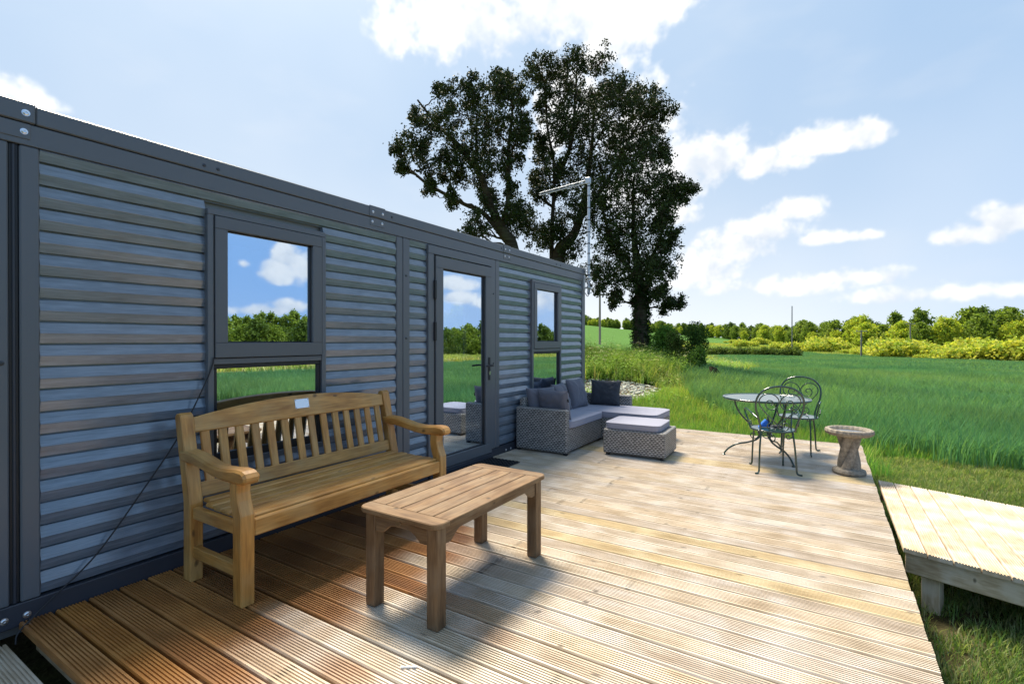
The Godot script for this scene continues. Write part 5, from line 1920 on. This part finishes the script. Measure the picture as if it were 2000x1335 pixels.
	bush("bank_shrub", "loose olive shrub between the bright shrub and the dark evergreen", "shrub", Vector3(-2.0, 0.0, -21.0), [[0.0, 0.65, 0.0, 0.5, 0.6], [-0.2, 1.15, 0.1, 0.32, 0.45]], 26.0, 0.07, [Color(0.110, 0.160, 0.036), Color(0.154, 0.194, 0.047), Color(0.088, 0.136, 0.032)], 83)
	bush("bank_shrub", "leafy light green shrub in front of the evergreen bush", "shrub", Vector3(-0.95, 0.0, -18.8), [[0.0, 0.45, 0.0, 0.42, 0.42], [0.15, 0.75, 0.0, 0.22, 0.30]], 26.0, 0.07, gm, 84)
	bush("bramble_thicket", "tangled green bramble thicket rising behind the cabin corner", "bush", Vector3(-6.6, -0.1, -18.6), [[0.0, 0.8, 0.0, 0.75, 0.75], [-1.0, 0.9, 0.3, 0.8, 0.85], [0.7, 0.6, 0.0, 0.6, 0.55], [-2.0, 0.9, 0.2, 0.9, 0.9]], 22.0, 0.085, [Color(0.154, 0.216, 0.047), Color(0.196, 0.240, 0.054), Color(0.110, 0.170, 0.036)], 85)
	# more trees' undergrowth at the foot of the oaks
	bush("elder_bush", "broad leafy elder bush under the oaks behind the cabin", "bush", Vector3(-8.6, 0.0, -20.0), [[0.0, 1.6, 0.0, 1.3, 1.4], [1.2, 1.1, 0.2, 1.0, 1.0], [-1.6, 1.9, 0.1, 1.4, 1.6]], 9.0, 0.11, [Color(0.110, 0.182, 0.036), Color(0.143, 0.204, 0.040), Color(0.088, 0.136, 0.029)], 86)
	var slab := thing("weathered_slab", "dark weathered slab leaning in the grass at the end of the bank", "slab", Vector3(0.05, height(0.05, -17.6) + 0.02, -17.6), deg_to_rad(32.0))
	q = MB.new()
	q.extrude(PackedVector2Array([Vector2(-0.30, -0.15), Vector2(0.26, -0.15), Vector2(0.20, 0.0), Vector2(-0.12, 0.42), Vector2(-0.26, 0.46)]), Vector3(0, 0, -0.15), Vector3.RIGHT, Vector3.UP, Vector3(0, 0, 1), 0.3, 0.02)
	part(slab, "body", q.mesh(), M.bark)

# ---------------------------------------------------------------- small things
func build_small() -> void:
	# cable down the wall
	var q := MB.new()
	q.tube(spline([Vector3(0.03, 1.150, -1.530), Vector3(0.03, 1.10, -1.522), Vector3(0.028, 0.97, -1.469), Vector3(0.026, 0.727, -1.349), Vector3(0.026, 0.475, -1.179), Vector3(0.026, 0.213, -0.985), Vector3(0.03, 0.080, -0.830), Vector3(0.05, 0.020, -0.745), Vector3(0.07, -0.02, -0.690), Vector3(0.08, -0.06, -0.680)], 6), PackedFloat32Array([0.0042]), 6)
	tag(part(self, "cable", q.mesh(), M.black), "thin black cable slanting down the cladding from window to deck", "cable")
	# door mat: rubber honeycomb
	var mt := thing("door_mat", "black rubber door mat with open ring pattern before the door", "mat", Vector3(0.215, 0.001, -3.96))
	q = MB.new()
	q.box(Vector3(0, 0.004, 0), Vector3(0.36, 0.006, 0.80), 0.002)
	part(mt, "base", q.mesh(), M.black)
	q = MB.new()
	for i in 8:
		for j in 18:
			var c := Vector3(-0.154 + 0.044 * i, 0.007, -0.374 + 0.044 * j)
			q.lathe(PackedVector2Array([Vector2(0.019, 0.0), Vector2(0.019, 0.007), Vector2(0.013, 0.007), Vector2(0.013, 0.0)]), 8, c)
	part(mt, "ring_pattern", q.mesh(), M.black).set_meta("kind", "stuff")
	# litter
	q = MB.new()
	q.tube(PackedVector3Array([Vector3(-0.026, 0.004, 0.018), Vector3(0.026, 0.004, -0.018)]), PackedFloat32Array([0.004]), 8)
	tag(part(self, "paper_stick", q.mesh(), mat(Color(0.75, 0.75, 0.72), 0.7), at(1.690, 0.0, -1.400)), "thin white paper stick lying on the deck boards near the table", "stick")
	# packet on the near chair
	var pk := thing("blue_packet", "small crumpled blue and black packet standing on the iron chair seat", "packet", Vector3(2.53, 0.404, -5.44), 0.5)
	q = MB.new()
	q.extrude(PackedVector2Array([Vector2(-0.055, 0.0), Vector2(0.045, 0.0), Vector2(0.035, 0.05), Vector2(0.01, 0.075), Vector2(-0.02, 0.045)]), Vector3(0, 0, -0.018), Vector3.RIGHT, Vector3.UP, Vector3(0, 0, 1), 0.036, 0.006)
	part(pk, "body", q.mesh(), mat(Color(0.03, 0.16, 0.62), 0.4))
	q = MB.new()
	q.extrude(PackedVector2Array([Vector2(0.030, 0.0), Vector2(0.058, 0.0), Vector2(0.052, 0.05), Vector2(0.032, 0.10), Vector2(0.026, 0.06)]), Vector3(0, 0, -0.016), Vector3.RIGHT, Vector3.UP, Vector3(0, 0, 1), 0.032, 0.005)
	part(pk, "dark_side", q.mesh(), mat(Color(0.02, 0.02, 0.03), 0.4))
	var gv := MB.new()
	gv.soft_box(Vector3(0.11, 0.030, 0.07), 0.8, 20, 10)
	tag(part(self, "dark_cloth", gv.mesh(), mat(Color(0.03, 0.03, 0.04), 0.9), Transform3D(Basis(Vector3.UP, 0.5), Vector3(2.635, 0.418, -5.44))), "small dark folded cloth next to the blue packet", "cloth")
